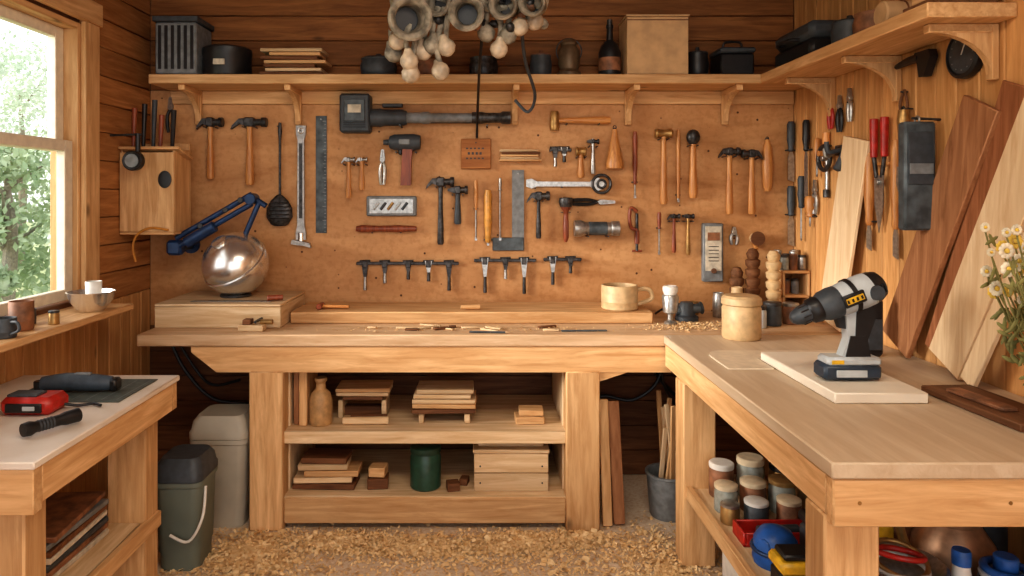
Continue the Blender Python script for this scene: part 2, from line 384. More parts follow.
# ------------------------------------------------------------ wall tools
K = 1/177.2
def WT(px, py, rot=0): 
    return Matrix.Translation(((px-480)*K, 3.95, CZ-(py-195)*K)) @ Matrix.Rotation(rot, 4, 'Y')
def RT(px, py, rot=0):
    d = XR*F/(px-480); return Matrix.Translation((XR, d, CZ-(py-195)*d/F)) @ RZ @ Matrix.Rotation(rot, 4, 'Y')
def hammer(T, L, hw, hm=HND, im=IRON, claw=True, flip=1, name='hammer', hr=.018):
    b = B(name, T); y = -.04
    b.lathe([(0, -L), (hr*.9, -L), (hr*1.15, -L+.012), (hr*1.05, -L*.7), (hr*.75, -L*.35), (hr*.8, -.01), (hr*.7, .014), (0, .014)], hm, Matrix.Translation((0, y, 0)), 14, 1, .8)
    f = flip*hw; q = min(1.45, hw/.09)
    b.box((0, y, 0), (hw*.3, .03*q, .036*q), im, bev=.006)
    b.cyl((f*.1, y, 0), (f*.36, y, 0), .013*q, im); b.cyl((f*.34, y, 0), (f*.5, y, 0), .019*q, im)
    if claw:
        for s_ in (-1, 1):
            b.poly([(-f*.1, .016*q), (-f*.3, .013*q), (-f*.5, -.014*q), (-f*.54, -.028*q), (-f*.3, -.006*q), (-f*.1, -.016*q)], y+s_*.003, y+s_*.014, im)
    else:
        b.poly([(-f*.1, .016*q), (-f*.5, .006), (-f*.5, -.006), (-f*.1, -.016*q)], y-.013, y+.013, im)
    for s_ in (-1, 1): b.cyl((s_*(hr+.01), .004, -.03), (s_*(hr+.01), -.07, -.027), .0035, IRON, seg=8)
    return b.done()
def mallet(T, L, hw, hm=HND, im=BRASS, name='mallet'):
    b = B(name, T); y = -.036
    b.lathe([(0, -L), (.016, -L), (.021, -L+.02), (.017, -L*.6), (.013, -.02), (.012, .01), (0, .01)], hm, Matrix.Translation((0, y, 0)), 14)
    b.lathe([(0, -hw/2), (.022, -hw/2), (.028, -hw*.4), (.022, -hw*.2), (.022, hw*.2), (.028, hw*.4), (.022, hw/2), (0, hw/2)], im, Matrix.Translation((0, y, 0)) @ Matrix.Rotation(math.pi/2, 4, 'Y'), 18)
    for s_ in (-1, 1): b.cyl((s_*.024, .004, -.034), (s_*.024, -.065, -.03), .0035, IRON, seg=8)
    return b.done()
def driver(T, L, hm=HND, r=.013, hl=.45, name='screwdriver', bm_=STEEL, blade=False):
    b = B(name, T); r *= 1.35; y = -.026; h_ = L*hl
    b.lathe([(0, 0), (r*.7, 0), (r, -h_*.1), (r*.95, -h_*.4), (r*1.05, -h_*.6), (r*.7, -h_*.85), (r*.8, -h_*.95), (r*.5, -h_), (0, -h_)], hm, Matrix.Translation((0, y, 0)), 12)
    if blade:
        b.poly([(-r*.35, -h_), (r*.35, -h_), (r*.8, -h_-.03), (r*.8, -L), (-r*.8, -L+.012), (-r*.8, -h_-.03)], y-.003, y+.003, bm_)
    else:
        b.cyl((0, y, -h_), (0, y, -L+.01), .005, bm_, seg=8); b.box((0, y, -L+.008), (.013, .004, .018), bm_, bev=0)
    b.box((0, -.013, -h_*.95), (r*2.2, .025, .008), IRON, bev=.001)
    return b.done()
def pliers(T, L, hm=RED, w=.03, name='pliers', jaw=STEEL):
    b = B(name, T); y = -.017
    b.poly([(-.015, 0), (-.008, L*.28), (-.001, L*.3), (-.001, 0)], y-.006, y+.006, jaw); b.poly([(.015, 0), (.008, L*.28), (.001, L*.3), (.001, 0)], y-.006, y+.006, jaw)
    b.cyl((0, y-.01, 0), (0, y+.01, 0), .015, jaw)
    for s_ in (-1, 1): b.tube([(s_*-.006, y, .004), (s_*w*.55, y, -L*.2), (s_*w*.62, y, -L*.45), (s_*w*.4, y, -L*.7)], [.007, .009, .0105, .008], hm)
    b.cyl((0, .004, -.022), (0, -.03, -.02), .003, IRON, seg=8)
    return b.done()
def fclamp(T, W, D, m=IRON, hm=HNR, name='bar_clamp'):
    b = B(name, T); y = -.02
    b.box((0, y, 0), (W, .012, .017), m)
    n = max(2, int(W/.10))
    for i in range(n):
        x = -W/2+W*(i+.5)/n+R.uniform(-.018, .018); dd = D*R.uniform(.5, 1.2)
        b.box((x, y, -.004), (.028, .024, .038), m); b.poly([(x-.02, .014), (x+.02, .014), (x+.009, -dd*.5), (x-.007, -dd*.5)], y-.008, y+.008, R.choice([m, STEEL]))
        b.cyl((x+.001, y, -dd*.4), (x+.001, y, -dd), .008, R.choice([m, m, STEEL]), r1=.010, seg=10); b.cyl((x-.03, y, .012), (x+.03, y, .014), .006, m, seg=8)
    for s_ in (-1, 1): b.cyl((s_*W*.46, .004, -.01), (s_*W*.46, -.03, -.008), .003, IRON, seg=8)
    return b.done()
hammer(WT(213, 123), 56*K, 25*K); hammer(WT(252, 123), 62*K, 34*K, hr=.021)
b = B('skimmer_tool', WT(281, 123)); b.lathe([(0, 0), (.008, 0), (.012, -.05), (.007, -.1), (.007, -.42), (0, -.42)], IRON, Matrix.Translation((0, -.02, 0)), 12)
b.lathe([(0, -.40), (.02, -.41), (.05, -.44), (.072, -.48), (.074, -.53), (.05, -.57), (.03, -.58), (0, -.582)], IRON, Matrix.Translation((0, -.03, 0)), 20, 1, .35)
for k in range(5): b.torus((0, -.03, -.45-k*.022), .058 if k else .05, .003, BLACK, seg=20, sg=6)
b.cyl((-.012, .004, -.02), (-.012, -.03, -.02), .003, IRON); b.done()
b = B('pipe_wrench', WT(302, 126)); y = -.018
b.poly([(-.028, 0), (.028, 0), (.026, -.05), (.018, -.08), (.02, -.56), (.028, -.60), (.028, -.64), (-.028, -.64), (-.028, -.60), (-.02, -.56), (-.018, -.08), (-.026, -.05)], y-.01, y+.01, STEEL)
b.poly([(-.009, -.1), (.009, -.1), (.009, -.52), (-.009, -.52)], y-.0125, y-.01, IRON)
b.poly([(-.05, -.64), (.05, -.66), (.055, -.685), (.02, -.675), (-.02, -.67), (-.055, -.665)], y-.014, y+.014, STEEL); b.cyl((0, y, -.60), (0, y, -.65), .018, CHROME)
b.torus((0, y-.01, -.03), .014, .004, CHROME, rot=(math.pi/2, 0, 0)); b.cyl((0, .004, -.03), (0, -.04, -.03), .004, IRON); b.done()
b = B('steel_ruler', WT(321.5, 116)); b.box((0, -.004, -.33), (.062, .004, .66), SLATE, bev=.001)
for k in range(32): b.box((.022 if k % 4 else .018, -.0065, -.03-k*.02), (.012 if k % 4 else .02, .0006, .0015), STEEL, bev=0)
b.cyl((0, .004, -.02), (0, -.02, -.02), .004, STEEL); b.done()
b = B('impact_driver_tool', WT(342, 115)); y = -.06
b.box((16*K, y, 0), (30*K, .10, 38*K), DGREY, bev=.012); b.box((16*K, y-.052, 2*K), (20*K, .01, 22*K), SLATE, bev=.003); b.box((16*K, y-.058, 4*K), (13*K, .003, 8*K), PAPER)
for k in range(4): b.box((16*K, y-.055, -14*K+k*.012), (22*K, .006, .004), BLACK, bev=0)
def hx(pr, m): b.lathe(pr, m, Matrix.Translation((0, y, -4*K)) @ Matrix.Rotation(math.pi/2, 4, 'Y'), 20)
hx([(0, 31*K), (.05, 31*K), (.052, 40*K), (.045, 44*K), (.045, 62*K), (.038, 66*K), (0, 66*K)], DGREY)
hx([(0, 66*K), (.03, 66*K), (.03, 80*K), (.034, 82*K), (.034, 88*K), (.026, 90*K), (.026, 130*K), (0, 130*K)], GREY)
hx([(0, 130*K), (.032, 130*K), (.034, 140*K), (.028, 144*K), (.028, 158*K), (.036, 160*K), (.036, 168*K), (.02, 168*K), (0, 160*K)], IRON)
b.box((100*K, y+.02, -.045), (60*K, .02, .012), BLACK); b.box((52*K, y, .045), (20*K, .03, .02), BLACK)
for x in (60*K, 145*K): b.cyl((x, .004, -.07), (x, -.1, -.068), .005, IRON)
b.done()
hammer(WT(350, 160), 38*K, 13*K, hr=.014, im=STEEL); hammer(WT(363, 160), 30*K, 11*K, hr=.014, im=STEEL)
pliers(WT(383, 160), .2, STEEL, .02)
b = B('pistol_drill', WT(406, 143)); y = -.05
b.lathe([(0, -.12), (.014, -.12), (.017, -.09), (.034, -.085), (.044, -.06), (.047, .05), (.038, .085), (0, .09)], DGREY, Matrix.Translation((0, y, 0)) @ Matrix.Rotation(math.pi/2, 4, 'Y'), 20)
b.poly([(-.012, -.02), (.045, -.02), (.036, -.1), (.034, -.24), (-.024, -.24), (-.016, -.1)], y-.022, y+.022, HNR)
b.box((-.026, y, -.05), (.02, .02, .04), BLACK, bev=.005); b.box((.0, y-.044, .0), (.06, .01, .03), GREY); b.cyl((-.05, .004, -.055), (-.05, -.06, -.055), .005, IRON)
b.cyl((.06, .004, -.055), (.06, -.06, -.055), .005, IRON); b.done()
b = B('blister_tray', WT(392, 206)); b.box((0, -.012, 0), (50*K, .024, 20*K), GREY, bev=.012); b.box((0, -.026, 0), (44*K, .006, 15*K), STEEL, bev=.004)
for k in range(5): b.cyl((-.1+k*.04, -.034, -.02), (-.07+k*.04, -.034, .02), .008, [LGREY, DGREY, BRASS][k % 3])
b.done()
b = B('wood_file', WT(387, 228.5)); b.lathe([(0, -30*K), (.014, -30*K), (.022, -24*K), (.016, -8*K), (.02, 12*K), (.014, 30*K), (0, 30*K)], HNR, Matrix.Translation((0, -.024, 0)) @ Matrix.Rotation(math.pi/2, 4, 'Y'), 14)
b.cyl((-.08, .004, -.024), (-.08, -.04, -.022), .003, IRON); b.cyl((.08, .004, -.024), (.08, -.04, -.022), .003, IRON); b.done()
hammer(WT(441, 182), 62*K, 27*K, hm=IRON, hr=.016); hammer(WT(458, 190), 34*K, 20*K, hm=DGREY, claw=False)
driver(WT(476, 180), 60*K, HND, .008, .5, name='awl'); driver(WT(488, 190), 55*K, mat('orange_handle', (226, 164, 76), .35), .016, .95)
driver(WT(500, 178), 62*K, STEEL, .006, .2, name='scriber')
b = B('try_square', WT(518, 170)); b.box((0, -.006, -40*K), (12*K, .005, 80*K), GREY, bev=.001); b.box((-10*K, -.008, -74*K), (31*K, .014, 13*K), SLATE); b.cyl((0, .004, -.02), (0, -.02, -.02), .004, STEEL); b.done()
b = B('hanging_wooden_sign', WT(476, 154)); b.box((0, -.014, 0), (30*K, .018, 30*K), wood('signw', (190, 130, 78), (146, 90, 50), 'x'), bev=.004)
for r_ in range(3):
    for k in range(5 - r_ % 2): b.box((-.05+k*.022+(.01 if r_ % 2 else 0), -.0235, .03-r_*.028), (.012, .002, .014 if r_ == 1 else .008), BLACK, bev=0)
b.cyl((0, .004, .06), (0, -.03, .062), .004, IRON); b.done()
b = B('wood_wedges', WT(520, 155))
for k in range(4): b.box((R.uniform(-.01, .01), -.03, -.02+k*.014), (38*K, .06, .012), [LX, PX_, DKX, LX][k])
b.box((0, -.035, -.032), (42*K, .07, .01), PX_); b.done()
fclamp(WT(560, 150), 22*K, 22*K, IRON)
mallet(WT(580, 152), 26*K, 10*K); hammer(WT(592, 142), 32*K, 12*K, hm=STEEL, claw=False, hr=.012)
b = B('wooden_plumb_bob', WT(613, 130)); b.lathe([(0, 0), (.012, 0), (.016, -.03), (.02, -.05), (.042, -.16), (.049, -.19), (.046, -.22), (.02, -.225), (0, -.225)], HND, Matrix.Translation((0, -.052, 0)), 22); b.cyl((0, .004, .005), (0, -.06, .006), .003, IRON); b.torus((0, -.05, .01), .009, .0025, IRON, rot=(math.pi/2, 0, 0)); b.done()
driver(WT(634, 132), 66*K, HNR, .010, .8)
b = B('mallet', WT(552, 121)); Mh = Matrix.Translation((0, -.034, 0)) @ Matrix.Rotation(math.pi/2, 4, 'Y')
b.lathe([(0, 4*K), (.013, 4*K), (.017, 25*K), (.023, 50*K), (.019, 57*K), (0, 57*K)], HNX, Mh, 14); b.lathe([(0, -10*K), (.023, -10*K), (.028, -7*K), (.025, 7*K), (.02, 9*K), (0, 9*K)], BRASS, Matrix.Translation((2*K, -.034, 0)), 18)
for x in (14*K, 46*K): b.cyl((x, .004, -.022), (x, -.05, -.02), .0035, IRON)
b.done()
b = B('adjustable_wrench', WT(526, 184)); y = -.012
b.poly([(0, .024), (.03, .03), (.06, .014), (.36, .012), (.38, .034), (.41, .034), (.42, .014), (.44, .014), (.44, -.024), (.40, -.04), (.36, -.014), (.06, -.014), (.03, -.026), (0, -.014)], y-.008, y+.008, STEEL)
b.torus((75*K, y-.008, 0), 9*K, .008, IRON, rot=(math.pi/2, 0, 0)); b.torus((75*K, y-.008, 0), 4*K, .007, IRON, rot=(math.pi/2, 0, 0))
b.cyl((.2, .004, -.02), (.2, -.03, -.018), .0035, IRON); b.cyl((.05, .004, -.027), (.05, -.03, -.025), .0035, IRON); b.done()
hammer(WT(538, 196), 42*K, 22*K, hm=IRON, hr=.013)
b = B('screwdriver', WT(565, 198)); b.lathe([(0, 0), (.03, 0), (.036, -.02), (.026, -.06), (.014, -.075), (.013, -.1), (.017, -.15), (.016, -.22), (.008, -.245), (0, -.245)], HNR, Matrix.Translation((0, -.04, 0)), 18); b.lathe([(0, .004), (.036, .002), (.042, -.02), (.032, -.05), (0, -.05)], IRON, Matrix.Translation((0, -.044, 0)), 18); b.cyl((-.022, .004, -.08), (-.022, -.06, -.08), .003, IRON); b.cyl((.022, .004, -.08), (.022, -.06, -.08), .003, IRON); b.done()
b = B('flashlight', WT(595, 228)); 
b.lathe([(0, -22*K), (.045, -22*K), (.048, -16*K), (.036, -11*K), (.036, 14*K), (.042, 15*K), (.042, 22*K), (0, 22*K)], STEEL, Matrix.Translation((0, -.055, 0)) @ Matrix.Rotation(math.pi/2, 4, 'Y'), 22); b.lathe([(.037, -8*K), (.0375, -8*K), (.0375, 10*K), (.037, 10*K)], SLATE, Matrix.Translation((0, -.055, 0)) @ Matrix.Rotation(math.pi/2, 4, 'Y'), 22)
for x in (-.05, .06): b.cyl((x, .004, -.045), (x, -.09, -.042), .004, IRON)
b.done()
pliers(WT(600, 202, math.pi/2), .28, BLACK, .02); 
b = B('g_clamp', WT(634, 208)); y = -.02; b.tube([(.012, y, -.02), (-.02, y, 0), (-.03, y, -.05), (-.02, y, -.11), (.014, y, -.12)], .010, HNR); b.cyl((.012, y, -.03), (.012, y, -.24), .008, IRON); b.cyl((-.015, y, -.24), (.04, y, -.24), .006, HNR); b.cyl((.012, y, -.125), (.012, y, -.2), .014, HNR); b.cyl((-.018, .004, -.01), (-.018, -.03, -.01), .004, IRON); b.done()
mallet(WT(662, 134), 70*K, 17*K); driver(WT(677, 130), 72*K, HND, .008, .95, name='wood_chisel')
b = B('ball_mallet', WT(691, 136)); b.ell((0, -.04, -.01), (.038, .034, .044), IRON); b.lathe([(0, -.35), (.018, -.35), (.024, -.32), (.019, -.2), (.014, -.04), (0, -.04)], HND, Matrix.Translation((0, -.04, 0)), 14)
for s_ in (-1, 1): b.cyl((s_*.022, .004, -.06), (s_*.022, -.06, -.056), .0035, IRON)
b.done()
hammer(WT(727, 152), 62*K, 20*K); hammer(WT(749, 154), 60*K, 20*K, flip=-1)
b = B('wooden_rasp_handle', WT(765, 140)); b.lathe([(0, -.29), (.016, -.29), (.026, -.26), (.03, -.14), (.023, -.04), (.01, 0), (0, 0)], HND, Matrix.Translation((0, -.034, 0)), 16); b.cyl((0, .004, .005), (0, -.04, .006), .003, IRON); b.torus((0, -.03, .006), .008, .0025, IRON, rot=(math.pi/2, 0, 0)); b.done()
driver(WT(658, 212), 42*K, HNR, .008, .4); hammer(WT(672, 216), 36*K, 12*K, hm=HNR, hr=.011); hammer(WT(686, 216), 38*K, 12*K, hm=BRASS, hr=.011, claw=False)
b = B('wall_thermometer_box', WT(711, 252)); b.box((0, -.02, 0), (20*K, .04, 58*K), GREY, bev=.006); b.box((0, -.042, 4*K), (16*K, .004, 44*K), PAPER); b.box((0, -.046, 16*K), (12*K, .003, 8*K), RUST); b.cyl((0, -.04, -18*K), (0, -.052, -18*K), .015, RUST)
for k in range(5): b.box((0, -.0455, 6*K-k*.02), (10*K, .001, .004), BLACK, bev=0)
b.done()
pliers(WT(733, 232), .1, STEEL, .03)
b = B('spool_hook', WT(754, 238)); b.cyl((0, .0, 0), (0, -.05, 0), .03, TANP); b.cyl((0, -.05, 0), (0, -.06, 0), .04, DKX); b.cyl((0, 0, -.03), (0, -.04, -.06), .012, HND); b.done()
fclamp(WT(408, 263), 102*K, 30*K); fclamp(WT(505, 260), 62*K, 34*K); fclamp(WT(562, 259), 38*K, 22*K)
for px, py0, L in ((789, 122, 60), (789, 186, 60)):
    driver(WT(px, py0), L*K, DGREY, .016, .5, blade=True, name='wood_chisel')
# ------------------------------------------------------------ right wall tools
driver(RT(811, 120), .42, BLACK, .014, .4, blade=True, name='wood_chisel')
driver(RT(806, 176), .35, DGREY, .014, .5, name='screwdriver')
pliers(RT(834, 105), .17, RED, .03); pliers(RT(843, 106), .18, BLACK, .03); pliers(RT(853, 98), .16, STEEL, .02)
b = B('hand_drill', RT(830, 158)); b.torus((0, -.03, 0), .06, .011, IRON, rot=(math.pi/2, 0, 0)); b.cyl((0, -.02, 0), (0, -.045, 0), .016, STEEL); b.box((0, -.03, 0), (.11, .008, .014), IRON); b.cyl((0, -.014, .07), (0, -.014, -.16), .011, STEEL); b.cyl((0, -.02, .07), (0, -.02, .13), .018, HND); b.cyl((.04, -.04, .02), (.04, -.08, .02), .014, HND); b.cyl((0, -.018, -.16), (0, -.018, -.2), .016, IRON); b.cyl((0.016, .004, .06), (.016, -.03, .06), .004, IRON); b.done()
b = B('wall_hook_bracket', RT(845, 150)); b.box((0, -.01, 0), (.12, .02, .05), IRON); b.tube([(0, -.02, 0), (0, -.08, -.01), (0, -.09, .04)], .012, DGREY); b.tube([(-.04, -.02, 0), (-.04, -.07, -.03), (-.04, -.08, .01)], .010, STEEL); b.cyl((0.04, -.02, -.02), (.04, -.06, -.10), .02, DGREY); b.done()
pliers(RT(818, 190), .18, STEEL, .03); driver(RT(822, 138), .2, HND, .012, .6); driver(RT(815, 196), .16, HND, .02, .7)
b = B('garden_shears', RT(886, 118))
for s_ in (-1, 1):
    b.cyl((s_*.04, -.03, .0), (s_*.04, -.03, -.17), .018, RED, r1=.015); b.cyl((s_*.04, -.03, -.17), (s_*.02, -.03, -.26), .009, IRON)
    b.poly([(s_*.005, -.25), (s_*.04, -.25), (s_*.036, -.38), (s_*.003, -.5)], -.03-s_*.004, -.03, STEEL)
b.cyl((0, -.045, -.28), (0, -.015, -.28), .014, STEEL); b.box((0, -.012, -.2), (.12, .025, .015), HND); b.done()
for px, y0, L in ((902, 140, .5), (875, 150, .45)):
    driver(RT(px, y0), L, HND, .016, .75, name='wood_chisel', blade=True)
b = B('garden_trowel', RT(913, 110)); b.lathe([(0, 0), (.018, 0), (.024, -.04), (.018, -.12), (.01, -.14), (0, -.14)], BRASS, Matrix.Translation((0, -.04, 0))); b.tube([(0, -.04, -.14), (0, -.03, -.2), (0, -.04, -.24)], .008, STEEL); b.poly([(-.04, -.23), (.04, -.23), (.045, -.3), (0, -.4), (-.045, -.3)], -.043, -.037, STEEL); b.cyl((0, .004, .005), (0, -.05, .006), .003, IRON); b.torus((0, -.04, .006), .008, .003, IRON, rot=(math.pi/2, 0, 0)); b.done()
b = B('hanging_whetstone'); b.bx(1.615, 1.735, 2.66, 2.71, 1.445, 1.86, SLATE, .008); b.bx(1.627, 1.723, 2.655, 2.66, 1.62, 1.82, DGREY); b.bx(1.63, 1.72, 2.652, 2.655, 1.66, 1.70, GREY); b.cyl((1.769, 2.69, 1.87), (1.66, 2.69, 1.875), .005, IRON); b.torus((1.68, 2.69, 1.868), .014, .004, STEEL, rot=(0, math.pi/2, 0)); b.done()
b = B('wall_clock', RT(970, 54)); Mk = Matrix.Rotation(math.pi/2, 4, 'X')
b.lathe([(0, 0), (.085, 0), (.09, .012), (.088, .03), (.076, .036), (.074, .028), (0, .028)], BLACK, Mk, 32); b.lathe([(0, .0285), (.07, .0285), (.07, .03), (0, .03)], DGREY, Mk, 32)
for k in range(12):
    a = k*math.pi/6; b.box((.058*math.sin(a), -.0315, .058*math.cos(a)), (.004, .002, .004), GREY, bev=0)
b.box((0.01, -.033, .015), (.004, .002, .04), WHITE, rot=(0, .5, 0), bev=0); b.done()
b = B('caulking_gun', RT(925, 66)); b.tube([(-.14, -.03, .02), (-.05, -.03, .03), (.02, -.03, .03)], [.01, .018, .02], BLACK); b.poly([(.0, .05), (.09, .05), (.1, .02), (.06, -.05), (.03, -.05), (.02, .0)], -.045, -.012, BLACK); b.cyl((.03, .004, -.0), (.03, -.03, 0), .004, IRON); b.done()
b = B('rag_strap', RT(908, 90)); b.tube([(0, -.015, 0), (-.03, -.015, -.06), (0, -.015, -.12), (.02, -.015, -.06), (0, -.015, 0)], .006, DKY); b.cyl((0, .004, -.008), (0, -.03, -.008), .004, IRON); b.done()
def board(p0, p1, w, t, m, name='leaning_board', wd=(0, 1, 0)):
    b = B(name); b.plank(p0, p1, wd, w, t, m); b.done()
board((1.70, 3.40, .956), (1.735, 3.22, 1.84), .22, .018, LZ)
board((1.70, 2.86, .972), (1.745, 2.43, 1.90), .19, .022, DKZ); board((1.735, 2.66, .975), (1.755, 2.28, 1.94), .14, .012, wood('redbrown', (176, 120, 84), (136, 86, 56), 'z'))
board((1.675, 2.52, .972), (1.722, 2.10, 1.90), .18, .022, LZ); board((1.645, 2.36, .945), (1.70, 1.96, 1.8), .07, .016, LZ)
# ------------------------------------------------------------ left corner
b = B('birdhouse_box'); 
b.bx(-1.855, -1.575, 3.6, 3.615, 1.39, 1.80, PZ_); b.bx(-1.855, -1.575, 3.8, 3.815, 1.39, 1.86, PZ_); b.bx(-1.59, -1.575, 3.616, 3.799, 1.39, 1.82, PZ_); b.bx(-1.857, -1.845, 3.616, 3.799, 1.39, 1.82, PZ_); b.bx(-1.855, -1.575, 3.6, 3.815, 1.375, 1.389, PX_)
b.box((-1.70, 3.68, 1.80), (.31, .19, .014), PX_, rot=(-.25, 0, 0))
b.lathe([(0, 0), (.045, 0), (.045, .006), (.03, .01), (0, .006)], BLACK, Matrix.Translation((-1.62, 3.6, 1.66)) @ Matrix.Rotation(math.pi/2, 4, 'X') , 24, .75, 1)
b.done()
b = B('work_lamp'); c = Vector((-1.72, 3.5, 1.75))
b.cyl(c+Vector((0, .02, .14)), c+Vector((0, .02, .01)), .012, BLACK); b.lathe([(0, -.01), (.03, -.01), (.05, .01), (.05, .04), (.045, .045), (0, .03)], BLACK, Matrix.Translation(c) @ Matrix.Rotation(math.pi/2, 4, 'X'), 24)
b.cyl(c+Vector((0, -.043, 0)), c+Vector((0, -.047, 0)), .034, GREY); b.cyl((-1.859, 3.52, 1.88), (-1.70, 3.52, 1.885), .006, IRON); b.done()
for i, (px, py) in enumerate(((133, 108), (143, 104), (153, 100), (172, 110), (160, 115))):
    q = P(px, py, 3.74); b = B('paint_brush'); m = (HNR, BLACK, DGREY, RUB, HNR)[i]
    b.cyl((q.x, 3.74, 1.80), (q.x+.01, 3.74, q.z), .009, m, r1=.014); b.cyl((q.x, 3.74, 1.80), (q.x-.005, 3.73, 1.42), .008, STEEL); b.done()
b = B('hanging_strap'); b.tube([(-1.60, 3.592, 1.40), P(150, 228, 3.59), P(137, 235, 3.59), P(133, 248, 3.59), P(136, 262, 3.59)], .006, mat('orange_strap', (200, 134, 50), .6)); b.done()
pliers(WT(172, 108), .2, BLACK, .03)
b = B('desk_lamp'); y = 3.70; q = lambda px, py, yy=0: P(px, py, y+yy)
c = q(236, 264)
A = q(176, 244); E = q(252, 197)
b.box(A+Vector((-.01, .02, -.02)), (.08, .07, .08), NAVY, bev=.014); b.cyl(A+Vector((-.02, .245, -.02)), A+Vector((-.02, .03, -.02)), .025, NAVY); b.cyl(A+Vector((-.02, .249, -.02)), A+Vector((-.02, .235, -.02)), .05, NAVY)
for dz in (0, .05): b.cyl(A+Vector((0, 0, dz-.02)), E+Vector((0, 0, dz-.035)), .015, NAVY)
b.cyl(q(186, 243, -.02), q(215, 226, -.02), .03, NAVY); b.cyl(E+Vector((0, -.04, -.01)), E+Vector((0, .04, -.01)), .03, NAVY)
b.cyl(E, q(266, 206), .015, NAVY); b.cyl(q(260, 200), q(243, 240), .014, NAVY)
for px, py in ((200, 226), (225, 210), (240, 200)): b.cyl(q(px, py, -.03), q(px, py, .03), .014, BLACK)
rr = 32*y/F
M = Matrix.Translation(c) @ Euler((math.radians(34), math.radians(-24), 0)).to_matrix().to_4x4()
prof = [(0, -rr)]+[(rr*math.sin(a*math.pi/32), -rr*math.cos(a*math.pi/32)) for a in range(1, 16)]+[(rr, 0), (rr*1.035, .003), (rr*1.035, .014), (rr*.99, .018)]+[(rr*math.cos(a*math.pi/32), .018+rr*.86*math.sin(a*math.pi/32)) for a in range(1, 14)]+[(.04, rr*.93), (.04, rr*1.02), (.03, rr*1.04), (0, rr*1.04)]
b.lathe(prof, CHROME, M, 48)
b.cyl((c.x, c.y, 1.046), (c.x, c.y, 1.058), .08, IRON); b.cyl((c.x, c.y, 1.058), (c.x, c.y, c.z-rr*.96), .03, IRON); b.done()
b = B('wooden_tray_box'); b.bx(-1.60, -.98, 3.44, 3.455, H+.001, 1.03, LX); b.bx(-1.60, -.98, 3.90, 3.915, H+.001, 1.03, LX); b.bx(-1.60, -1.585, 3.455, 3.90, H+.001, 1.03, LY); b.bx(-.995, -.98, 3.455, 3.90, H+.001, 1.03, LY)
b.bx(-1.60, -.98, 3.44, 3.915, 1.031, 1.044, LX); b.done()
b = B('hand_saw'); b.bx(-1.45, -1.05, 3.50, 3.55, 1.0445, 1.048, STEEL, .0005); b.cyl((-1.07, 3.52, 1.062), (-1.0, 3.55, 1.062), .014, HNR); b.done()
b = B('pine_plank'); b.bx(-.965, .88, 3.56, 3.80, H+.001, .985, PX_, .005); b.bx(-.965, .88, 3.803, 3.93, H+.001, .98, PX_, .004); b.done()
def blocks(name, items):
    b = B(name)
    for c, d, m, rz in items: b.box(c, d, m, rot=(0, 0, rz), bev=.003)
    b.done()
b = B('small_vise'); b.box((-1.10, 3.38, H+.016), (.12, .06, .03), LX); b.box((-1.12, 3.38, H+.044), (.04, .05, .025), DKX); b.cyl((-1.06, 3.38, H+.042), (-1.0, 3.38, H+.042), .012, BRASS); b.cyl((-1.07, 3.33, H+.05), (-1.07, 3.43, H+.05), .007, IRON); b.done()
b = B('wood_offcuts')
for k in range(14):
    x = R.uniform(-.6, .38); y = R.uniform(3.36, 3.5); L_ = R.uniform(.03, .12); b.box((x, y, H+.0065), (L_, R.uniform(.01, .03), .01), R.choice([LX, LX, DKX]), rot=(0, 0, R.uniform(-.6, .6)))
b.done()
b = B('pencil'); b.cyl((-.05, 3.32, H+.006), (.12, 3.31, H+.006), .005, DGREY, seg=6); b.cyl((.12, 3.31, H+.006), (.14, 3.308, H+.006), .005, LX, r1=.001, seg=6); b.done()
b = B('metal_file'); b.box((.5, 3.36, H+.0045), (.22, .02, .006), SLATE, rot=(0, 0, .05)); b.done()
b = B('mallet'); b.cyl((-.82, 3.65, 1.001), (-.68, 3.63, 1.001), .008, HNX); b.cyl((-.835, 3.62, 1.001), (-.83, 3.69, 1.001), .015, HNR); b.done()
b = B('chisel_handle'); b.cyl((-.1, 3.62, 1.0), (.0, 3.63, 1.0), .01, PX_, r1=.013); b.done()
def jar(c, r, h_, m, lid=None, name='jar', seg=24):
    b = B(name); b.lat(c, [(0, 0), (r*.92, 0), (r, h_*.04), (r, h_*.78), (r*.9, h_*.88), (r*.9, h_), (r*.82, h_), (r*.82, h_*.8), (0, h_*.8)], m, seg)
    if lid: b.lat(Vector(c)+Vector((0, 0, h_*.9)), [(0, 0), (r*.98, 0), (r*1.0, .004), (r*1.0, h_*.14), (r*.9, h_*.17), (0, h_*.17)], lid, seg)
    b.done()
def cup(name, c, r, h_, m, handle=True, hs=1, k=1.0):
    b = B(name); b.lat(c, [(0, 0), (r*.93, 0), (r, h_*.05), (r, h_*.3), (r*1.02, h_*.33), (r, h_*.36), (r, h_*.97), (r*.97, h_), (r*.9, h_), (r*.88, h_*.1), (0, h_*.08)], m, 28)
    if handle:
        x, y, z = c; b.tube([(x+hs*r*.95, y-.02, z+h_*.84), (x+hs*(r+.04*k), y-.025, z+h_*.82), (x+hs*(r+.05*k), y-.025, z+h_*.45), (x+hs*r*.95, y-.02, z+h_*.22)], .009*k, m)
    b.done()
cup('wooden_mug', (.73, 3.66, .986), .095, .125, TANP, hs=1, k=1.3)
b = B('spray_nozzle'); b.lat((.965, 3.55, H+.001), [(0, 0), (.03, 0), (.032, .01), (.014, .02), (.014, .05), (.036, .06), (.042, .14), (.036, .15), (0, .15)], STEEL); b.lat((.965, 3.55, H+.15), [(0, 0), (.03, 0), (.038, .02), (.038, .04), (.03, .045), (0, .03)], WHITE); b.done()
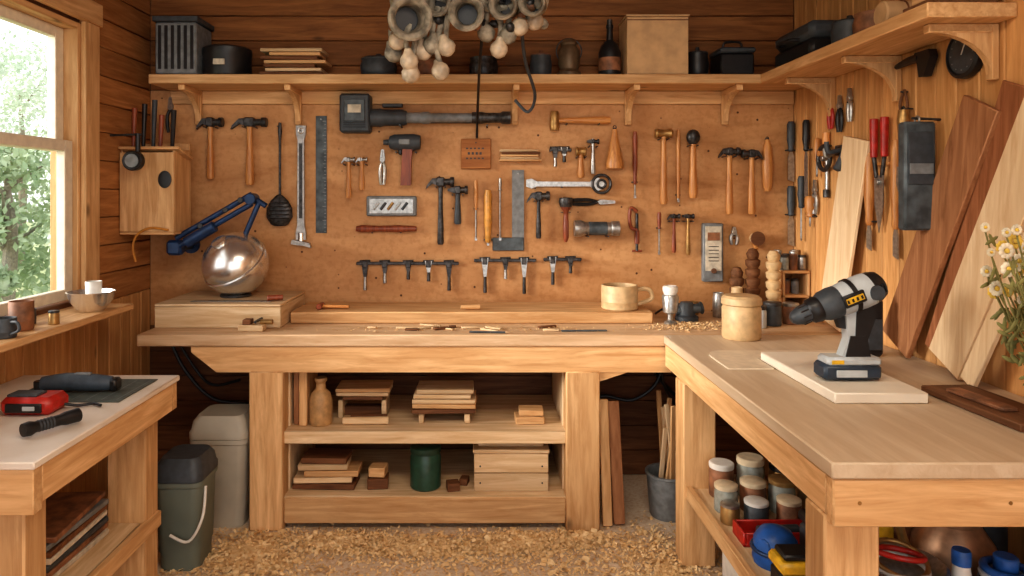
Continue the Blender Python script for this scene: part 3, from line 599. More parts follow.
b = B('router_motor'); b.lat((1.08, 3.66, H+.001), [(0, 0), (.06, 0), (.06, .02), (.045, .03), (.045, .07), (.03, .095), (0, .1)], DGREY); b.cyl((1.02, 3.66, H+.05), (1.16, 3.64, H+.07), .025, SLATE); b.torus((1.15, 3.64, H+.068), .025, .008, DGREY, rot=(0, 1.4, 0)); b.tube([(1.05, 3.70, H+.08), (1.0, 3.77, H+.05), (.95, 3.8, H+.01)], .006, BLACK); b.done()
b = B('turned_wooden_canister'); b.lat((1.195, 3.2, H+.001), [(0, 0), (.080, 0), (.086, .008), (.086, .14), (.082, .146), (.082, .152), (.089, .158), (.087, .185), (.075, .196), (0, .198)], TANP, 32); b.done()
for i, (x, y, n) in enumerate(((1.50, 3.85, 6), (1.56, 3.72, 6), (1.42, 3.87, 4))):
    b = B('turned_spindle'); pr = [(0, 0), (.036, 0)]; z = 0
    for k in range(n): pr += [(.038, z+.01), (.04, z+.035), (.026, z+.045), (.03, z+.05)]; z += .052
    pr += [(.034, z+.02), (.02, z+.045), (0, z+.05)]; b.lat((x, y, H+.001), pr, (DKX, TANP, DKY)[i], 18); b.done()
for i, (x, y, r, h_, m, l) in enumerate(((1.38, 3.62, .038, .13, GLASSJ, STEEL), (1.47, 3.52, .044, .11, DGREY, IRON), (1.38, 3.76, .032, .16, TANP, None), (1.28, 3.76, .03, .13, STEEL, None), (1.58, 3.56, .04, .10, RUST, STEEL), (1.17, 3.84, .03, .07, BRASS, None), (1.38, 3.46, .035, .10, LGREY, IRON))):
    jar((x, y, H+.001), r, h_, m, l)
b = B('small_jar_rack'); 
b.bx(1.62, 1.765, 3.74, 3.93, 1.16, 1.175, PX_); b.bx(1.62, 1.765, 3.74, 3.93, 1.03, 1.045, PX_); b.bx(1.62, 1.632, 3.74, 3.93, H+.001, 1.16, PZ_); b.bx(1.752, 1.765, 3.74, 3.93, H+.001, 1.16, PZ_)
for k in range(3): b.bx(1.64, 1.745, 3.76+k*.055, 3.80+k*.055, H+.001, H+.05, LX)
b.done()
for k in range(6): jar((1.645+.047*(k % 3), 3.78+.09*(k//3), 1.176), .021, .075+.02*(k % 2), [GLASSJ, RUST, STEEL][k % 3], [IRON, STEEL][k % 2])
for k in range(2): jar((1.66+.05*k, 3.80, 1.046), .02, .075, [RUST, GREY, TANP][k], IRON)
b = B('white_melamine_board'); b.bx(1.11, 1.405, 2.19, 2.77, H+.001, .96, MDF, .004); b.done()
b = B('hardboard_sheet')
pts = [(.93, 2.62)]+[(1.0-.07*math.cos(a*math.pi/12), 2.82+.10*math.sin(a*math.pi/12)) for a in range(0, 7)]+[(1.08, 2.92), (1.50, 2.92), (1.50, 2.78), (1.10, 2.78), (1.10, 2.62)]
vs = [(x, y, H+.001) for x, y in pts]+[(x, y, H+.007) for x, y in pts]; n = len(pts)
b.add(vs, [list(range(n)), list(range(n, 2*n))]+[[i, (i+1) % n, n+(i+1) % n, n+i] for i in range(n)], mat('sheet_tan', (224, 206, 180), .5, var=.06)); b.done()
# cordless drill
b = B('cordless_drill'); d0 = 2.36; S0 = F/d0
def q(px, py, dy=0):
    return Vector(((px-480)/S0, d0+dy, .961+(390-py)/S0))
def dl(p0, p1, pr, m, seg=28):
    M, L = orient(p0, p1); b.lathe([(r/S0, t*L) for r, t in pr], m, M, seg)
dl(q(881, 294), q(866, 301), [(0, 0), (9, 0), (13, .15), (15.5, .5), (16.5, 1), (0, 1)], BLACK); dl(q(868, 300), q(836, 313), [(0, 0), (16.5, 0), (17, .3), (15.5, 1), (0, 1)], LGREY)
dl(q(852, 306.5), q(848, 308), [(0, 0), (17.6, 0), (17.6, 1), (0, 1)], BLACK)
dl(q(838, 312), q(818, 320), [(0, 0), (15.5, 0), (16, .3), (15, .7), (12, 1), (0, 1)], DGREY); dl(q(820, 319), q(808, 324), [(0, 0), (12, 0), (13, .3), (12, .8), (9.5, 1), (0, 1)], BLACK)
dl(q(808, 324), q(791, 331), [(0, 0), (9, 0), (9, .5), (6.5, .85), (3.5, 1), (0, 1)], DGREY)
for k in range(10): 
    M, L = orient(q(808, 324), q(792, 331)); a = k*math.pi/5; b.box((9/S0*math.cos(a), 9/S0*math.sin(a), L*.28), (.004, .004, L*.45), BLACK, M=M, bev=0)
tl = -math.atan2(13, 32)
for dy in (-1, 1):
    dl(q(868, 302, dy*.040), q(868, 302, dy*.060), [(0, 0), (8, 0), (7, 1), (0, 1)], DGREY)
    b.box(q(846, 308, dy*.052), (.075, .016, .040), BLACK, rot=(0, tl, 0)); b.box(q(846, 308, dy*.061), (.060, .003, .020), YEL, rot=(0, tl, 0))
    for k in range(4): b.box(q(839+k*4.4, 311-k*1.8, dy*.0628), (.007, .002, .011), BLACK, rot=(0, tl, 0), bev=0)
    for k in range(3): b.box(q(872+k*2.4, 299-k, dy*.048), (.003, .014, .03), RUB, rot=(0, tl, 0), bev=0)
def pp(l, w, m):
    b.poly([(q(x, z).x, q(x, z).z) for x, z in l], d0-w, d0+w, m)
pp([(842, 318), (868, 307), (871, 326), (862, 350), (866, 370), (838, 370), (845, 350), (844, 336)], .021, LGREY)
pp([(853, 322), (870, 314), (872, 328), (864, 350), (867, 368), (852, 368), (852, 345)], .025, BLACK)
pp([(847, 346), (861, 346), (864, 368), (842, 368)], .026, BLACK)
pp([(833, 325), (845, 320), (847, 340), (838, 339)], .012, RUB)
b.box(q(849, 371), (54/S0, .08, 9/S0), LGREY, bev=.01); b.box(q(847, 381), (57/S0, .088, 15/S0), mat('battery_blue', (48, 62, 78), .45), bev=.01); b.box(q(845, 382, -.045), (30/S0, .004, 7/S0), LGREY); b.box(q(832, 371, -.041), (12/S0, .004, 4/S0), YEL)
b.done()
b = B('charger_stand'); b.bx(1.55, 1.63, 2.82, 2.88, H+.001, 1.16, BLACK, .012); b.bx(1.56, 1.62, 2.812, 2.82, H+.03, 1.08, DGREY); b.cyl((1.59, 2.85, 1.16), (1.59, 2.85, 1.19), .012, RUB); b.done()
b = B('reclaimed_wood_slab'); b.box((1.56, 2.13, H+.013), (.17, .40, .022), DKY, rot=(0, 0, .06))
b.box((1.53, 2.14, H+.031), (.05, .22, .012), RUST, rot=(0, 0, .1)); b.done()
b = B('dried_flowers_in_vase'); b.lat((1.60, 1.90, H+.001), [(0, 0), (.045, 0), (.05, .02), (.05, .06), (.03, .11), (.035, .13), (.03, .13), (.025, .11), (0, .1)], RUST)
for k in range(30):
    tx = 1.46+R.uniform(-.08, .10); ty = 1.90+R.uniform(-.06, .06); tz = R.uniform(1.27, 1.5)
    b.tube([(1.60, 1.90, H+.05), ((tx+1.56)/2, ty, 1.2), (tx, ty, tz)], .0024, LEAFY, seg=5)
    m = R.choice([PETY, PETW, PETW]); n_ = 9; s_ = R.uniform(.6, 1.2)
    for j in range(n_):
        a = 2*math.pi*j/n_; b.ell((tx+.012*s_*math.cos(a), ty-.004, tz+.012*s_*math.sin(a)), (.007*s_, .004, .007*s_), m, seg=8)
    b.ell((tx, ty-.006, tz), (.006*s_, .005, .006*s_), PETY, seg=8)
    for j in range(7):
        zz = R.uniform(1.06, tz-.02); b.ell((tx+(1.59-tx)*(tz-zz)/.5+R.uniform(-.02, .02), ty, zz), (.006, .003, .022), LEAFY, seg=8, rot=(0, R.uniform(-1.3, 1.3), 0))
b.done()
# ------------------------------------------------------------ shelf items
Z = 2.216
b = B('ventilated_crate'); b.bx(-1.72, -1.50, 3.70, 3.92, Z, Z+.28, GREY, .01)
for k in range(6): b.bx(-1.70+k*.034, -1.685+k*.034, 3.694, 3.70, Z+.03, Z+.26, BLACK, 0)
b.bx(-1.73, -1.49, 3.69, 3.93, Z+.281, Z+.31, DGREY); b.done()
b = B('round_tin'); b.lat((-1.37, 3.8, Z), [(0, 0), (.12, 0), (.125, .01), (.125, .11), (.128, .115), (.128, .15), (.11, .16), (0, .165)], BLACK, 32); b.torus((-1.37, 3.8, Z+.165), .03, .005, IRON); b.bx(-1.40, -1.34, 3.668, 3.676, Z+.05, Z+.08, PAPER, .001); b.done()
b = B('stacked_wood_offcuts')
for k in range(7): b.box((-1.0+R.uniform(-.02, .02), 3.8, Z+.011+k*.021), (.33-.03*(k % 3), .16, .018), [DKX, LX, DKX, PX_, DKX, PX_, LX][k], rot=(0, 0, R.uniform(-.08, .08)))
b.done()
def pot(name, c, r, h_, m, lid=None):
    b = B(name); b.lat(c, [(0, 0), (r*.8, 0), (r*.95, h_*.2), (r, h_*.6), (r*.9, h_*.9), (r*.95, h_), (r*.85, h_), (0, h_*.7)], m)
    if lid: b.lat(Vector(c)+Vector((0, 0, h_*.97)), [(0, 0), (r*.95, 0), (r*.9, h_*.08), (r*.2, h_*.16), (r*.15, h_*.3), (0, h_*.3)], lid)
    b.done()
pot('small_pot', (-.55, 3.8, Z), .10, .10, DGREY, IRON)
pot('small_pot', (-.28, 3.8, Z), .07, .09, RUST, BRASS); pot('small_pot', (.02, 3.82, Z), .08, .11, IRON, None)
pot('small_pot', (.33, 3.8, Z), .06, .12, DGREY, RUST)
b = B('oil_lantern'); b.lat((.48, 3.78, Z), [(0, 0), (.06, 0), (.065, .02), (.05, .04), (.058, .07), (.058, .14), (.04, .17), (.045, .18), (.035, .20), (0, .21)], mat('lantern_body', (120, 98, 74), .5, .4)); b.torus((.48, 3.78, Z+.14), .068, .004, IRON, rot=(math.pi/2, 0, 0)); b.done()
b = B('glass_bottle'); b.lat((.70, 3.78, Z), [(0, 0), (.055, 0), (.06, .01), (.06, .13), (.045, .17), (.018, .20), (.016, .26), (.02, .265), (.02, .28), (0, .28)], BLACK); b.lat((.70, 3.78, Z+.03), [(.0605, 0), (.061, 0), (.061, .07), (.0605, .07)], RUST); b.cyl((.70, 3.78, Z+.28), (.70, 3.78, Z+.31), .015, IRON); b.done()
b = B('cardboard_box'); b.bx(.775, 1.10, 3.69, 3.9, Z, Z+.305, CARD, .004); b.bx(.775, 1.10, 3.688, 3.69, Z+.285, Z+.29, DKX, 0); b.bx(.77, .937, 3.685, 3.905, Z+.306, Z+.315, CARD, .001); b.bx(.939, 1.105, 3.685, 3.905, Z+.306, Z+.315, CARD, .001); b.done()
pot('small_pot', (1.18, 3.8, Z), .06, .13, BLACK, IRON)
b = B('toolbox'); b.bx(1.28, 1.46, 3.72, 3.9, Z, Z+.12, BLACK, .01); b.bx(1.275, 1.465, 3.71, 3.905, Z+.121, Z+.15, DGREY, .01); b.tube([(1.32, 3.8, Z+.15), (1.33, 3.8, Z+.19), (1.41, 3.8, Z+.19), (1.42, 3.8, Z+.15)], .007, BLACK); b.done()
b = B('tool_case'); b.bx(1.51, 1.75, 3.2, 3.6, Z, Z+.09, BLACK, .02); b.bx(1.51, 1.75, 3.2, 3.6, Z+.092, Z+.17, DGREY, .03); b.tube([(1.515, 3.32, Z+.1), (1.47, 3.34, Z+.1), (1.47, 3.46, Z+.1), (1.515, 3.48, Z+.1)], .008, BLACK); b.done()
pot('small_pot', (1.60, 3.03, Z), .075, .11, DGREY, IRON); pot('small_pot', (1.6, 2.84, Z), .08, .1, RUST)
b = B('rolled_rag'); b.cyl((1.52, 2.66, Z+.05), (1.72, 2.66, Z+.05), .05, CARD); b.torus((1.6, 2.66, Z+.052), .048, .004, DKX, rot=(0, math.pi/2, 0)); b.done()
b = B('wood_planks_stack'); b.bx(1.52, 1.72, 2.32, 2.52, Z, Z+.03, DKY); b.bx(1.54, 1.74, 2.33, 2.5, Z+.031, Z+.06, PY_); b.done()
# ------------------------------------------------------------ ceiling cluster
b = B('pendant_light_cluster'); D = 3.1; Q = lambda px, py, dy=0: P(px, py, D+dy)
b.cyl((Q(470, 0).x, D, 2.748), (Q(470, 0).x, D, 2.70), .09, IRON); b.cyl((Q(470, 0).x, D, 2.71), (Q(470, 0).x, D, 2.44), .014, IRON)
b.tube([Q(392, 4), Q(430, -4, .05), Q(470, 2), Q(510, -4, .05), Q(546, 4)], .03, DIRTY)
for px, py, r, dy in ((408, 19, 21, -.10), (467, 14, 17, -.1), (440, 3, 14, -.02), (505, 6, 14, -.04), (534, 4, 13, -.04)):
    c = Q(px, py, dy); rr = r*D/F; M = Matrix.Translation(c) @ Euler((math.radians(100), 0, math.radians(R.uniform(-18, 18)))).to_matrix().to_4x4()
    b.lathe([(rr*.55, -.1), (rr*.8, -.08), (rr*.85, 0), (rr, .03), (rr*1.02, .06), (rr*.9, .068), (rr*.72, .055), (rr*.62, .02), (rr*.58, -.06), (0, -.06)], DIRTY, M, 28)
    b.lathe([(0, -.05), (rr*.56, -.05), (rr*.56, -.045), (0, -.045)], BLACK, M, 20)
for k, (px, py) in enumerate(((393, 52), (409, 60), (423, 50), (440, 70), (432, 44), (411, 73), (446, 46), (499, 48), (486, 32), (520, 26), (398, 40), (535, 20), (508, 34))):
    c = Q(px, py, R.uniform(-.06, .06)); b.tube([c+Vector((0, 0, .03)), c+Vector((R.uniform(-.02, .02), 0, .11)), Q(px*.8+93, 8)], [.012, .013, .016], DIRTY)
    b.lathe([(0, -.048), (.01, -.046), (.03, -.034), (.041, -.01), (.038, .01), (.022, .03), (.014, .05), (0, .055)], BULB if k % 4 else DIRTY, Matrix.Translation(c) @ Euler((R.uniform(-.5, .5), R.uniform(-.4, .4), 0)).to_matrix().to_4x4(), 16)
for k in range(46):
    c = Q(R.uniform(390, 548), R.uniform(-5, 28), R.uniform(-.03, .09)); b.ell(c, (R.uniform(.015, .035), .02, R.uniform(.012, .03)), R.choice([DIRTY, IRON, DIRTY, RUST]), seg=10, rot=(R.random(), R.random(), R.random()))
b.tube([Q(484, 20), P(480, 60, 3.3), P(478, 100, 3.7), P(477, 130, 3.9), P(477, 138, 3.915)], .007, BLACK)
b.tube([Q(521, 20), P(525, 60, 3.3), P(535, 95, 3.5), P(528, 112, 3.6), P(515, 100, 3.62)], .008, DGREY)
b.done()
# ------------------------------------------------------------ under bench
def S_(px): return (px-480)/207.0
zm, zb = .464, .158
b = B('upright_book_boards'); b.bx(-.905, -.88, 3.4, 3.6, zm, .72, DKZ); b.bx(-.875, -.835, 3.38, 3.6, zm, .735, PZ_); b.done()
b = B('stoneware_bottle'); b.lat((S_(319), 3.42, zm), [(0, 0), (.052, 0), (.056, .01), (.056, .11), (.046, .15), (.025, .17), (.022, .2), (.03, .21), (.03, .225), (0, .225)], mat('stoneware', (196, 154, 104), .5)); b.done()
b = B('stacked_wood_offcuts')
for k, (w_, m) in enumerate(((.24, LX), (.2, DKX), (.26, LX), (.27, PX_))):
    if k == 0: b.bx(S_(333), S_(338), 3.5, 3.66, zm, zm+.09, LX); b.bx(S_(378), S_(383), 3.5, 3.66, zm, zm+.09, LX); b.bx(S_(334), S_(382), 3.55, 3.6, zm, zm+.045, DKX)
    else: b.box((S_(359), 3.56, zm+.085+k*.02), (w_, .17, .018), m, rot=(0, 0, R.uniform(-.05, .05)))
b.done()
b = B('wood_dowels'); b.cyl((S_(342), 3.40, zm+.019), (S_(388), 3.41, zm+.019), .018, LX); b.cyl((S_(348), 3.45, zm+.018), (S_(385), 3.46, zm+.018), .016, DKX); b.done()
b = B('stacked_wood_offcuts'); b.bx(S_(418), S_(423), 3.42, 3.58, zm, zm+.045, LX); b.bx(S_(464), S_(470), 3.42, 3.58, zm, zm+.045, LX)
for k in range(5): b.box((S_(445)+R.uniform(-.015, .015), 3.5, zm+.06+k*.024), (.31-.03*(k > 2), .18, .02), [DKX, PX_, LX, LX, LX][k], rot=(0, 0, R.uniform(-.04, .04)))
b.done()
blocks('wood_block', [((S_(530), 3.45, zm+.018), (.14, .1, .034), PX_, .05), ((S_(532), 3.46, zm+.051), (.12, .09, .028), PX_, -.04)])
b = B('stacked_wood_offcuts')
for k in range(5): b.box((S_(326)+R.uniform(-.03, .03), 3.44, zb+.016+k*.031), (.30-.02*k, .14, .027), [DKX, LX, PX_, LX, DKX][k], rot=(0, 0, R.uniform(-.08, .08)))
b.done()
blocks('wood_block', [((S_(377), 3.42, zb+.026), (.10, .09, .05), DKX, .1), ((S_(377), 3.43, zb+.076), (.08, .08, .046), PX_, -.1)])
jar((S_(425), 3.42, zb), .075, .19, GREEN, mat('green_lid', (36, 66, 52), .4)); 
blocks('wood_block', [((S_(453), 3.38, zb+.02), (.06, .06, .038), DKX, .2), ((S_(464), 3.45, zb+.016), (.04, .06, .03), DKX, -.2)])
b = B('wooden_crate'); x0, x1 = S_(474), S_(548)
b.bx(x0, x1, 3.36, 3.375, zb, zb+.085, LX); b.bx(x0, x1, 3.36, 3.375, zb+.088, zb+.18, LX); b.bx(x0, x0+.014, 3.375, 3.66, zb, zb+.18, LY); b.bx(x1-.014, x1, 3.375, 3.66, zb, zb+.18, LY); b.bx(x0-.005, x1+.005, 3.355, 3.67, zb+.182, zb+.2, LX); b.bx(x0+.02, x1-.02, 3.4, 3.64, zb+.201, zb+.225, LX)
for xx in (x0+.03, x1-.03):
    for zz in (.04, .12): b.cyl((xx, 3.361, zb+zz), (xx, 3.356, zb+zz), .004, IRON, seg=8)
b.done()
def bin_(name, x, y, w, d, h_, m, lm, handle=False):
    b = B(name)
    def ring(z, s, r=.04, n=5):
        o = []; hw, hd = w*s/2, d*s/2
        for cx, cy, a0 in ((hw-r, hd-r, 0), (-hw+r, hd-r, 1), (-hw+r, -hd+r, 2), (hw-r, -hd+r, 3)):
            for i in range(n): a = (a0+i/(n-1))*math.pi/2; o.append((x+cx+r*math.cos(a), y+cy+r*math.sin(a), z))
        return o
    def loft(rs, mm):
        vs = []; fs = []; n = len(rs[0])
        for r in rs: vs += r
        for k in range(len(rs)-1):
            for i in range(n): fs.append([k*n+i, k*n+(i+1) % n, (k+1)*n+(i+1) % n, (k+1)*n+i])
        fs.append(list(range(n))); fs.append(list(range((len(rs)-1)*n, len(rs)*n))); b.add(vs, fs, mm)
    loft([ring(0, .82), ring(.01, .84), ring(h_*.15, .86), ring(h_*.17, .9), ring(h_*.75, .97), ring(h_*.76, 1.04), ring(h_*.8, 1.04), ring(h_*.8, .98)], m)
    loft([ring(h_*.805, 1.05), ring(h_*.86, 1.05), ring(h_*.88, 1.0), ring(h_*.95, .95), ring(h_, .8)], lm)
    if handle: b.tube([(x+w*.5, y-d*.2, h_*.72), (x+w*.56, y-d*.5, h_*.5), (x+w*.3, y-d*.56, h_*.3), (x-w*.1, y-d*.54, h_*.35)], .006, WHITE)
    b.done()
bin_('waste_bin', -1.24, 3.42, .27, .24, .53, BIN, BIN)
bin_('waste_bin', -1.27, 3.03, .2, .22, .47, BIN2, DGREY, True)
b = B('bucket_of_sticks'); b.lat((.93, 3.46, 0), [(0, 0), (.085, 0), (.09, .01), (.105, .2), (.112, .205), (.112, .215), (.1, .215), (.085, .02), (0, .02)], GREY, 28)
for k in range(10):
    a = k*.8; b.plank((.93+.05*math.cos(a), 3.46+.05*math.sin(a), .03), (.93+.03*math.cos(a)+R.uniform(-.06, .1), 3.46+.09*math.sin(a), R.uniform(.36, .6)), (1, .3, 0), .025, .012, R.choice([DKZ, PZ_, LZ]))
b.done()
board((.605, 3.32, .012), (.59, 3.36, .60), .045, .02, PZ_, wd=(1, 0, 0)); board((.665, 3.34, .012), (.645, 3.40, .58), .055, .02, DKZ, wd=(1, 0, 0))
b = B('power_cord'); b.tube([P(668, 340, 3.88), P(664, 360, 3.88), P(655, 385, 3.88), P(632, 400, 3.9), P(606, 396, 3.93), P(590, 400, 3.93)], .010, BLACK); b.tube([P(650, 340, 3.9), P(655, 372, 3.9), P(672, 392, 3.9), P(690, 412, 3.93), P(700, 430, 3.93)], .010, BLACK); b.tube([P(660, 350, 3.86), P(664, 385, 3.86), P(676, 408, 3.86), P(682, 440, 3.9)], .008, BLACK); b.done()
b = B('power_cord'); b.tube([P(170, 340, 3.9), P(185, 370, 3.9), P(212, 398, 3.9), P(248, 404, 3.93)], .010, BLACK); b.tube([P(180, 345, 3.9), P(200, 375, 3.9), P(215, 385, 3.93), P(240, 380, 3.93)], .008, BLACK); b.done()
zs = .336
jl = [(1.0, 2.9, .05, .13, RUST, WHITE), (1.12, 2.90, .055, .15, GLASSJ, CREAM), (1.25, 2.9, .05, .12, BRASS, IRON), (.97, 2.76, .045, .10, GLASSJ, CREAM), (1.08, 2.77, .05, .11, RUST, CREAM), (1.19, 2.76, .05, .12, GLASSJ, BRASS), (1.32, 2.78, .055, .16, TANP, STEEL), (1.05, 2.66, .045, .08, DGREY, WHITE), (1.17, 2.65, .045, .09, RUST, CREAM), (1.42, 2.88, .06, .17, CREAM, RED), (.95, 2.66, .035, .07, BRASS, STEEL), (1.3, 2.64, .05, .12, GLASSJ, WHITE)]
for x, y, r, h_, m, l in jl: jar((x, y, zs), r, h_, m, l)
b = B('red_plastic_tray'); b.bx(.93, 1.24, 2.47, 2.58, zs, zs+.012, RED); b.bx(.93, .94, 2.47, 2.58, zs, zs+.05, RED); b.bx(1.23, 1.24, 2.47, 2.58, zs, zs+.05, RED); b.bx(.941, 1.229, 2.47, 2.48, zs, zs+.05, RED); b.bx(.941, 1.229, 2.57, 2.58, zs, zs+.05, RED); b.cyl((1.0, 2.52, zs+.035), (1.15, 2.53, zs+.035), .018, DGREY); b.done()
b = B('blue_pump'); b.lat((1.0, 2.37, zs), [(0, 0), (.07, 0), (.075, .02), (.07, .08), (.05, .11), (.02, .12), (0, .12)], BLUE); b.cyl((1.0, 2.37, zs+.06), (.94, 2.33, zs+.07), .026, BLUE); b.torus((1.0, 2.37, zs+.05), .074, .008, NAVY); b.done()
b = B('battery_pack'); b.bx(.93, 1.04, 2.15, 2.25, zs, zs+.07, BLACK, .01); b.bx(.925, 1.045, 2.145, 2.255, zs+.072, zs+.11, YEL, .01); b.bx(.95, 1.02, 2.144, 2.15, zs+.02, zs+.05, PAPER); b.bx(.94, 1.03, 2.16, 2.24, zs+.111, zs+.13, BLACK, .006); b.done()
b = B('small_case'); b.bx(1.10, 1.24, 2.26, 2.42, zs, zs+.12, DGREY, .01); b.bx(1.10, 1.24, 2.25, 2.43, zs+.121, zs+.16, BLACK, .01); b.bx(1.15, 1.19, 2.243, 2.25, zs+.09, zs+.13, RED); b.done()
COP = mat('copper', (190, 146, 112), .4, .5)
b = B('storage_box'); b.bx(1.06, 1.31, 1.87, 2.12, zs, zs+.13, CARD, .006); b.bx(1.055, 1.31, 1.865, 2.125, zs+.131, zs+.16, DGREY, .006); b.done()
b = B('copper_kettle'); c = (1.46, 2.16, zs); b.lat(c, [(0, 0), (.09, 0), (.105, .02), (.12, .10), (.11, .18), (.07, .24), (.075, .26), (.055, .29), (.015, .3), (.02, .32), (0, .325)], COP, 30); b.tube([(1.36, 2.16, zs+.08), (1.31, 2.16, zs+.17), (1.29, 2.16, zs+.25)], [.02, .015, .012], BRASS); b.done()
b = B('steel_bowl'); b.lat((1.18, 1.97, zs+.161), [(0, 0), (.05, 0), (.09, .02), (.115, .05), (.12, .052), (.112, .054), (.085, .022), (0, .008)], STEEL, 32); b.torus((1.18, 1.97, zs+.20), .07, .008, WHITE); b.torus((1.18, 1.97, zs+.22), .07, .007, BRASS, rot=(.3, 0, 0)); b.torus((1.18, 1.97, zs+.235), .06, .008, RED, rot=(-.2, .1, 0)); b.done()
b = B('blue_hose_coil')
for k in range(12): b.torus((1.45, 1.93, zs+.014+k*.018), .068-.0015*k, .011, [BLUE, NAVY, LGREY, BLUE][k % 4])
b.cyl((1.45, 1.93, zs), (1.45, 1.93, zs+.25), .03, BLUE); b.done()
for x, y, r, h_, m, l in ((1.66, 2.3, .06, .24, DGREY, RED), (1.33, 2.46, .05, .24, LGREY, RED), (1.62, 2.5, .06, .2, BLUE, WHITE), (1.46, 2.42, .05, .2, RUST, BRASS), (1.53, 2.66, .06, .22, YEL, BLACK), (1.341, 1.95, .024, .24, WHITE, BLUE), (1.26, 2.2, .035, .28, YEL, RED), (1.57, 1.93, .032, .26, LGREY, RED)): jar((x, y, zs), r, h_, m, l)
b = B('white_storage_tub'); b.bx(.98, 1.3, 2.5, 2.85, .001, .17, WHITE, .02); b.bx(.97, 1.31, 2.49, 2.86, .171, .2, GREY, .01); b.done()
b = B('toolbox'); b.bx(1.1, 1.5, 1.9, 2.1, .001, .15, RED, .01); b.bx(1.1, 1.5, 1.9, 2.1, .151, .2, BLACK, .015); b.tube([(1.2, 2.0, .2), (1.21, 2.0, .25), (1.39, 2.0, .25), (1.4, 2.0, .2)], .01, BLACK); b.done()
# left bench items
zt = .851
b = B('red_battery_charger'); cx = -1.50; b.box((cx, 2.36, zt+.03), (.175, .12, .058), RED, bev=.018); b.box((cx, 2.299, zt+.028), (.12, .01, .03), BLACK); b.box((cx+.02, 2.293, zt+.028), (.04, .004, .014), LGREY); b.box((cx-.02, 2.35, zt+.062), (.1, .06, .01), DGREY, bev=.004); b.tube([(cx+.08, 2.38, zt+.02), (cx+.12, 2.40, zt+.008), (cx+.16, 2.42, zt+.008), (cx+.2, 2.40, zt+.008)], .005, BLACK); b.done()
b = B('flashlight'); M, L = orient((-1.365, 2.09, zt+.026), (-1.285, 2.24, zt+.026))
b.lathe([(0, 0), (.02, 0), (.022, .02), (.017, .035), (.017, L*.65), (.021, L*.75), (.022, L), (.018, L), (.016, L-.008), (0, L-.008)], BLACK, M, 20)
for k in range(5): b.lathe([(.0175, L*.25+k*.01), (.0185, L*.25+k*.01+.003), (.0175, L*.25+k*.01+.006)], DGREY, M, 20)
b.done()
b = B('cutting_mat'); b.bx(-1.68, -1.27, 2.46, 2.76, zt, zt+.004, mat('mat_green', (88, 96, 90), .6), .001)
for k in range(8): b.bx(-1.66+k*.053, -1.658+k*.053, 2.48, 2.74, zt+.004, zt+.0045, GREY, 0)
b.done()
SBL = mat('sander_bluegrey', (70, 82, 94), .5)
b = B('oscillating_multitool'); b.tube([(-1.6, 2.56, zt+.038), (-1.52, 2.57, zt+.043), (-1.42, 2.58, zt+.038), (-1.36, 2.59, zt+.033)], [.026, .033, .031, .024], SBL, 14); b.cyl((-1.61, 2.56, zt+.05), (-1.61, 2.56, zt+.006), .02, BLACK); b.box((-1.46, 2.575, zt+.071), (.06, .02, .01), GREY); b.box((-1.35, 2.59, zt+.03), (.03, .05, .045), BLACK, bev=.008); b.done()
b = B('steel_bowl'); cx = Vector((-1.71, 3.08, 1.071)); b.lat(cx, [(0, 0), (.05, 0), (.06, .01), (.085, .045), (.095, .08), (.10, .085), (.094, .086), (.08, .045), (.05, .01), (0, .008)], CHROME, 32); b.lat(cx+Vector((.01, 0, .01)), [(0, 0), (.028, 0), (.034, .12), (.03, .12), (.026, .01), (0, .01)], WHITE); b.done()
cup('clay_mug', (-1.73, 2.64, 1.071), .042, .11, RUST, False)
cup('clay_mug', (-1.70, 2.50, 1.071), .04, .07, DGREY, True, k=.6)
cup('enamel_cup', (-1.79, 2.76, 1.071), .035, .06, IRON, False); jar((-1.68, 2.76, 1.071), .02, .05, BRASS, IRON)
b = B('stacked_magazines')
for k in range(7): b.box((-1.52, 2.42, .336+k*.022), (.28, .36, .019), [PAPER, RUST, DGREY, PAPER, DKX, GREY, RUST][k], rot=(0, 0, R.uniform(-.1, .1)))
b.done()
b = B('steel_toolbox'); b.bx(-1.82, -1.70, 2.2, 2.5, .326, .46, DGREY); b.bx(-1.82, -1.70, 2.2, 2.5, .461, .5, SLATE); b.done()
# ------------------------------------------------------------ sawdust
def flakes(name, regs, n, z0=0, size=(.006, .016)):
    vs = []; fs = []; r = random.Random(len(name)); ws = [q[5] for q in regs]
    for i in range(n):
        x, y, sx, sy, hh, _ = r.choices(regs, ws)[0]; px = r.gauss(x, sx); py = r.gauss(y, sy)
        e = math.exp(-.5*(((px-x)/sx)**2+((py-y)/sy)**2)); z = z0+.002+hh*e*r.random()
        u = Vector((r.gauss(0, 1), r.gauss(0, 1), r.gauss(0, .35))).normalized(); v = u.cross(Vector((r.gauss(0, .3), r.gauss(0, .3), 1))).normalized(); s_ = r.uniform(*size)*(2 if r.random() < .06 else 1); w_ = s_*r.uniform(.3, .8)
        p = Vector((px, py, z+.002)); k = len(vs); up = Vector((0, 0, s_*.35))
        vs += [p-u*s_-v*w_, p-u*s_+v*w_, p+v*w_+up, p-v*w_+up, p+u*s_+v*w_, p+u*s_-v*w_]; fs += [[k, k+1, k+2, k+3], [k+3, k+2, k+4, k+5]]
    for v in vs: v.z = max(v.z, z0+.0008)
    b = B(name); b.add(vs, fs, SAW); return b
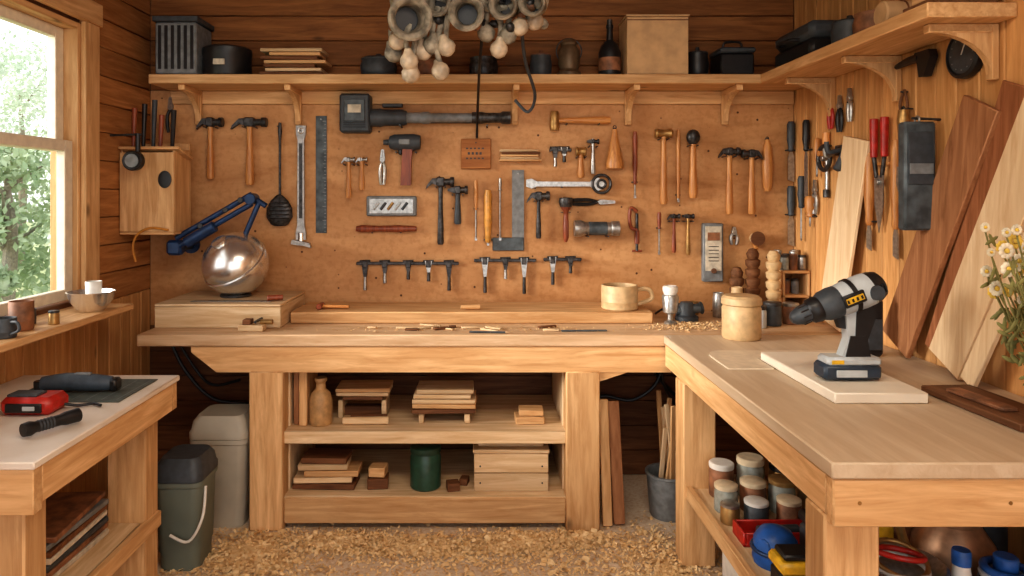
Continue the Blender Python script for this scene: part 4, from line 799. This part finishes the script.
regs = [(-.62, 3.18, .13, .05, .03, 3), (-.28, 3.13, .16, .055, .02, 3), (.2, 3.17, .15, .055, .04, 4), (.45, 3.2, .09, .04, .03, 1.5), (-1.0, 3.08, .13, .12, .025, 3.5), (.0, 3.05, .6, .14, .003, 5), (.75, 3.12, .12, .15, .015, 1.5), (-.95, 2.9, .2, .12, .006, 1.8), (.6, 2.9, .3, .12, .003, 1.5), (.8, 2.85, .05, .15, .02, 1.5)]
b = flakes('sawdust_pile', regs, 14000, 0, (.004, .0095))
for x, y, sx, sy, hh, _ in regs:
    if hh < .02: continue
    vs = []; fs = []; n = 24
    vs.append((x, y, hh))
    for k in range(1, 8):
        for i in range(n):
            a = 2*math.pi*i/n; t = k/7*1.35*(1+.22*math.sin(a*3+x*9)+.1*math.sin(a*7+x*20)); vs.append((x+sx*t*math.cos(a), y+sy*t*math.sin(a), max(.0005, hh*math.exp(-1.3*t*t)+R.uniform(-.003, .003)) if k < 7 else .0005))
    for i in range(n): fs.append([0, 1+i, 1+(i+1) % n])
    for k in range(6):
        for i in range(n): fs.append([1+k*n+i, 1+k*n+(i+1) % n, 1+(k+1)*n+(i+1) % n, 1+(k+1)*n+i])
    b.add(vs, fs, SAW)
b.done()
flakes('wood_shavings', [(1.1, 3.5, .12, .06, .006, 2), (1.0, 3.44, .08, .05, .006, 1), (0, 3.40, .5, .035, .002, 1)], 1100, H, (.002, .006)).done()
# ------------------------------------------------------------ lights, world, camera
w = bpy.data.worlds.new('sky'); bpy.context.scene.world = w; w.use_nodes = True
bg = w.node_tree.nodes['Background']; bg.inputs[0].default_value = (.96, .98, 1, 1); bg.inputs[1].default_value = 1.7
def light(name, typ, loc, rot, e, c, **kw):
    l = bpy.data.lights.new(name, typ); l.energy = e; l.color = c
    for k, v in kw.items(): setattr(l, k, v)
    o = bpy.data.objects.new(name, l); o.location = loc; o.rotation_euler = rot; bpy.context.scene.collection.objects.link(o)
light('sun', 'SUN', (-5, 2, 5), Vector((1, .34, -.26)).to_track_quat('-Z', 'Y').to_euler(), 6.5, (1, .95, .87), angle=math.radians(26))
light('ceiling_fill', 'AREA', (.1, 1.2, 2.72), (math.radians(25), 0, 0), 48, (1, .86, .68), shape='RECTANGLE', size=1.6, size_y=.8)  # unseen warm fill light added to brighten the room, no fixture modelled
cam = bpy.data.cameras.new('camera'); co = bpy.data.objects.new('camera', cam); bpy.context.scene.collection.objects.link(co)
co.location = (0, 0, CZ); co.rotation_euler = (math.pi/2, 0, 0); cam.sensor_width = 36; cam.lens = F/1024*36
cam.shift_x = (512-480)/1024; cam.shift_y = -(288-195)/1024; cam.clip_start = .02
bpy.context.scene.camera = co
bpy.context.scene.view_settings.view_transform = 'Standard'
try: bpy.context.scene.view_settings.look = 'Medium High Contrast'
except Exception: pass
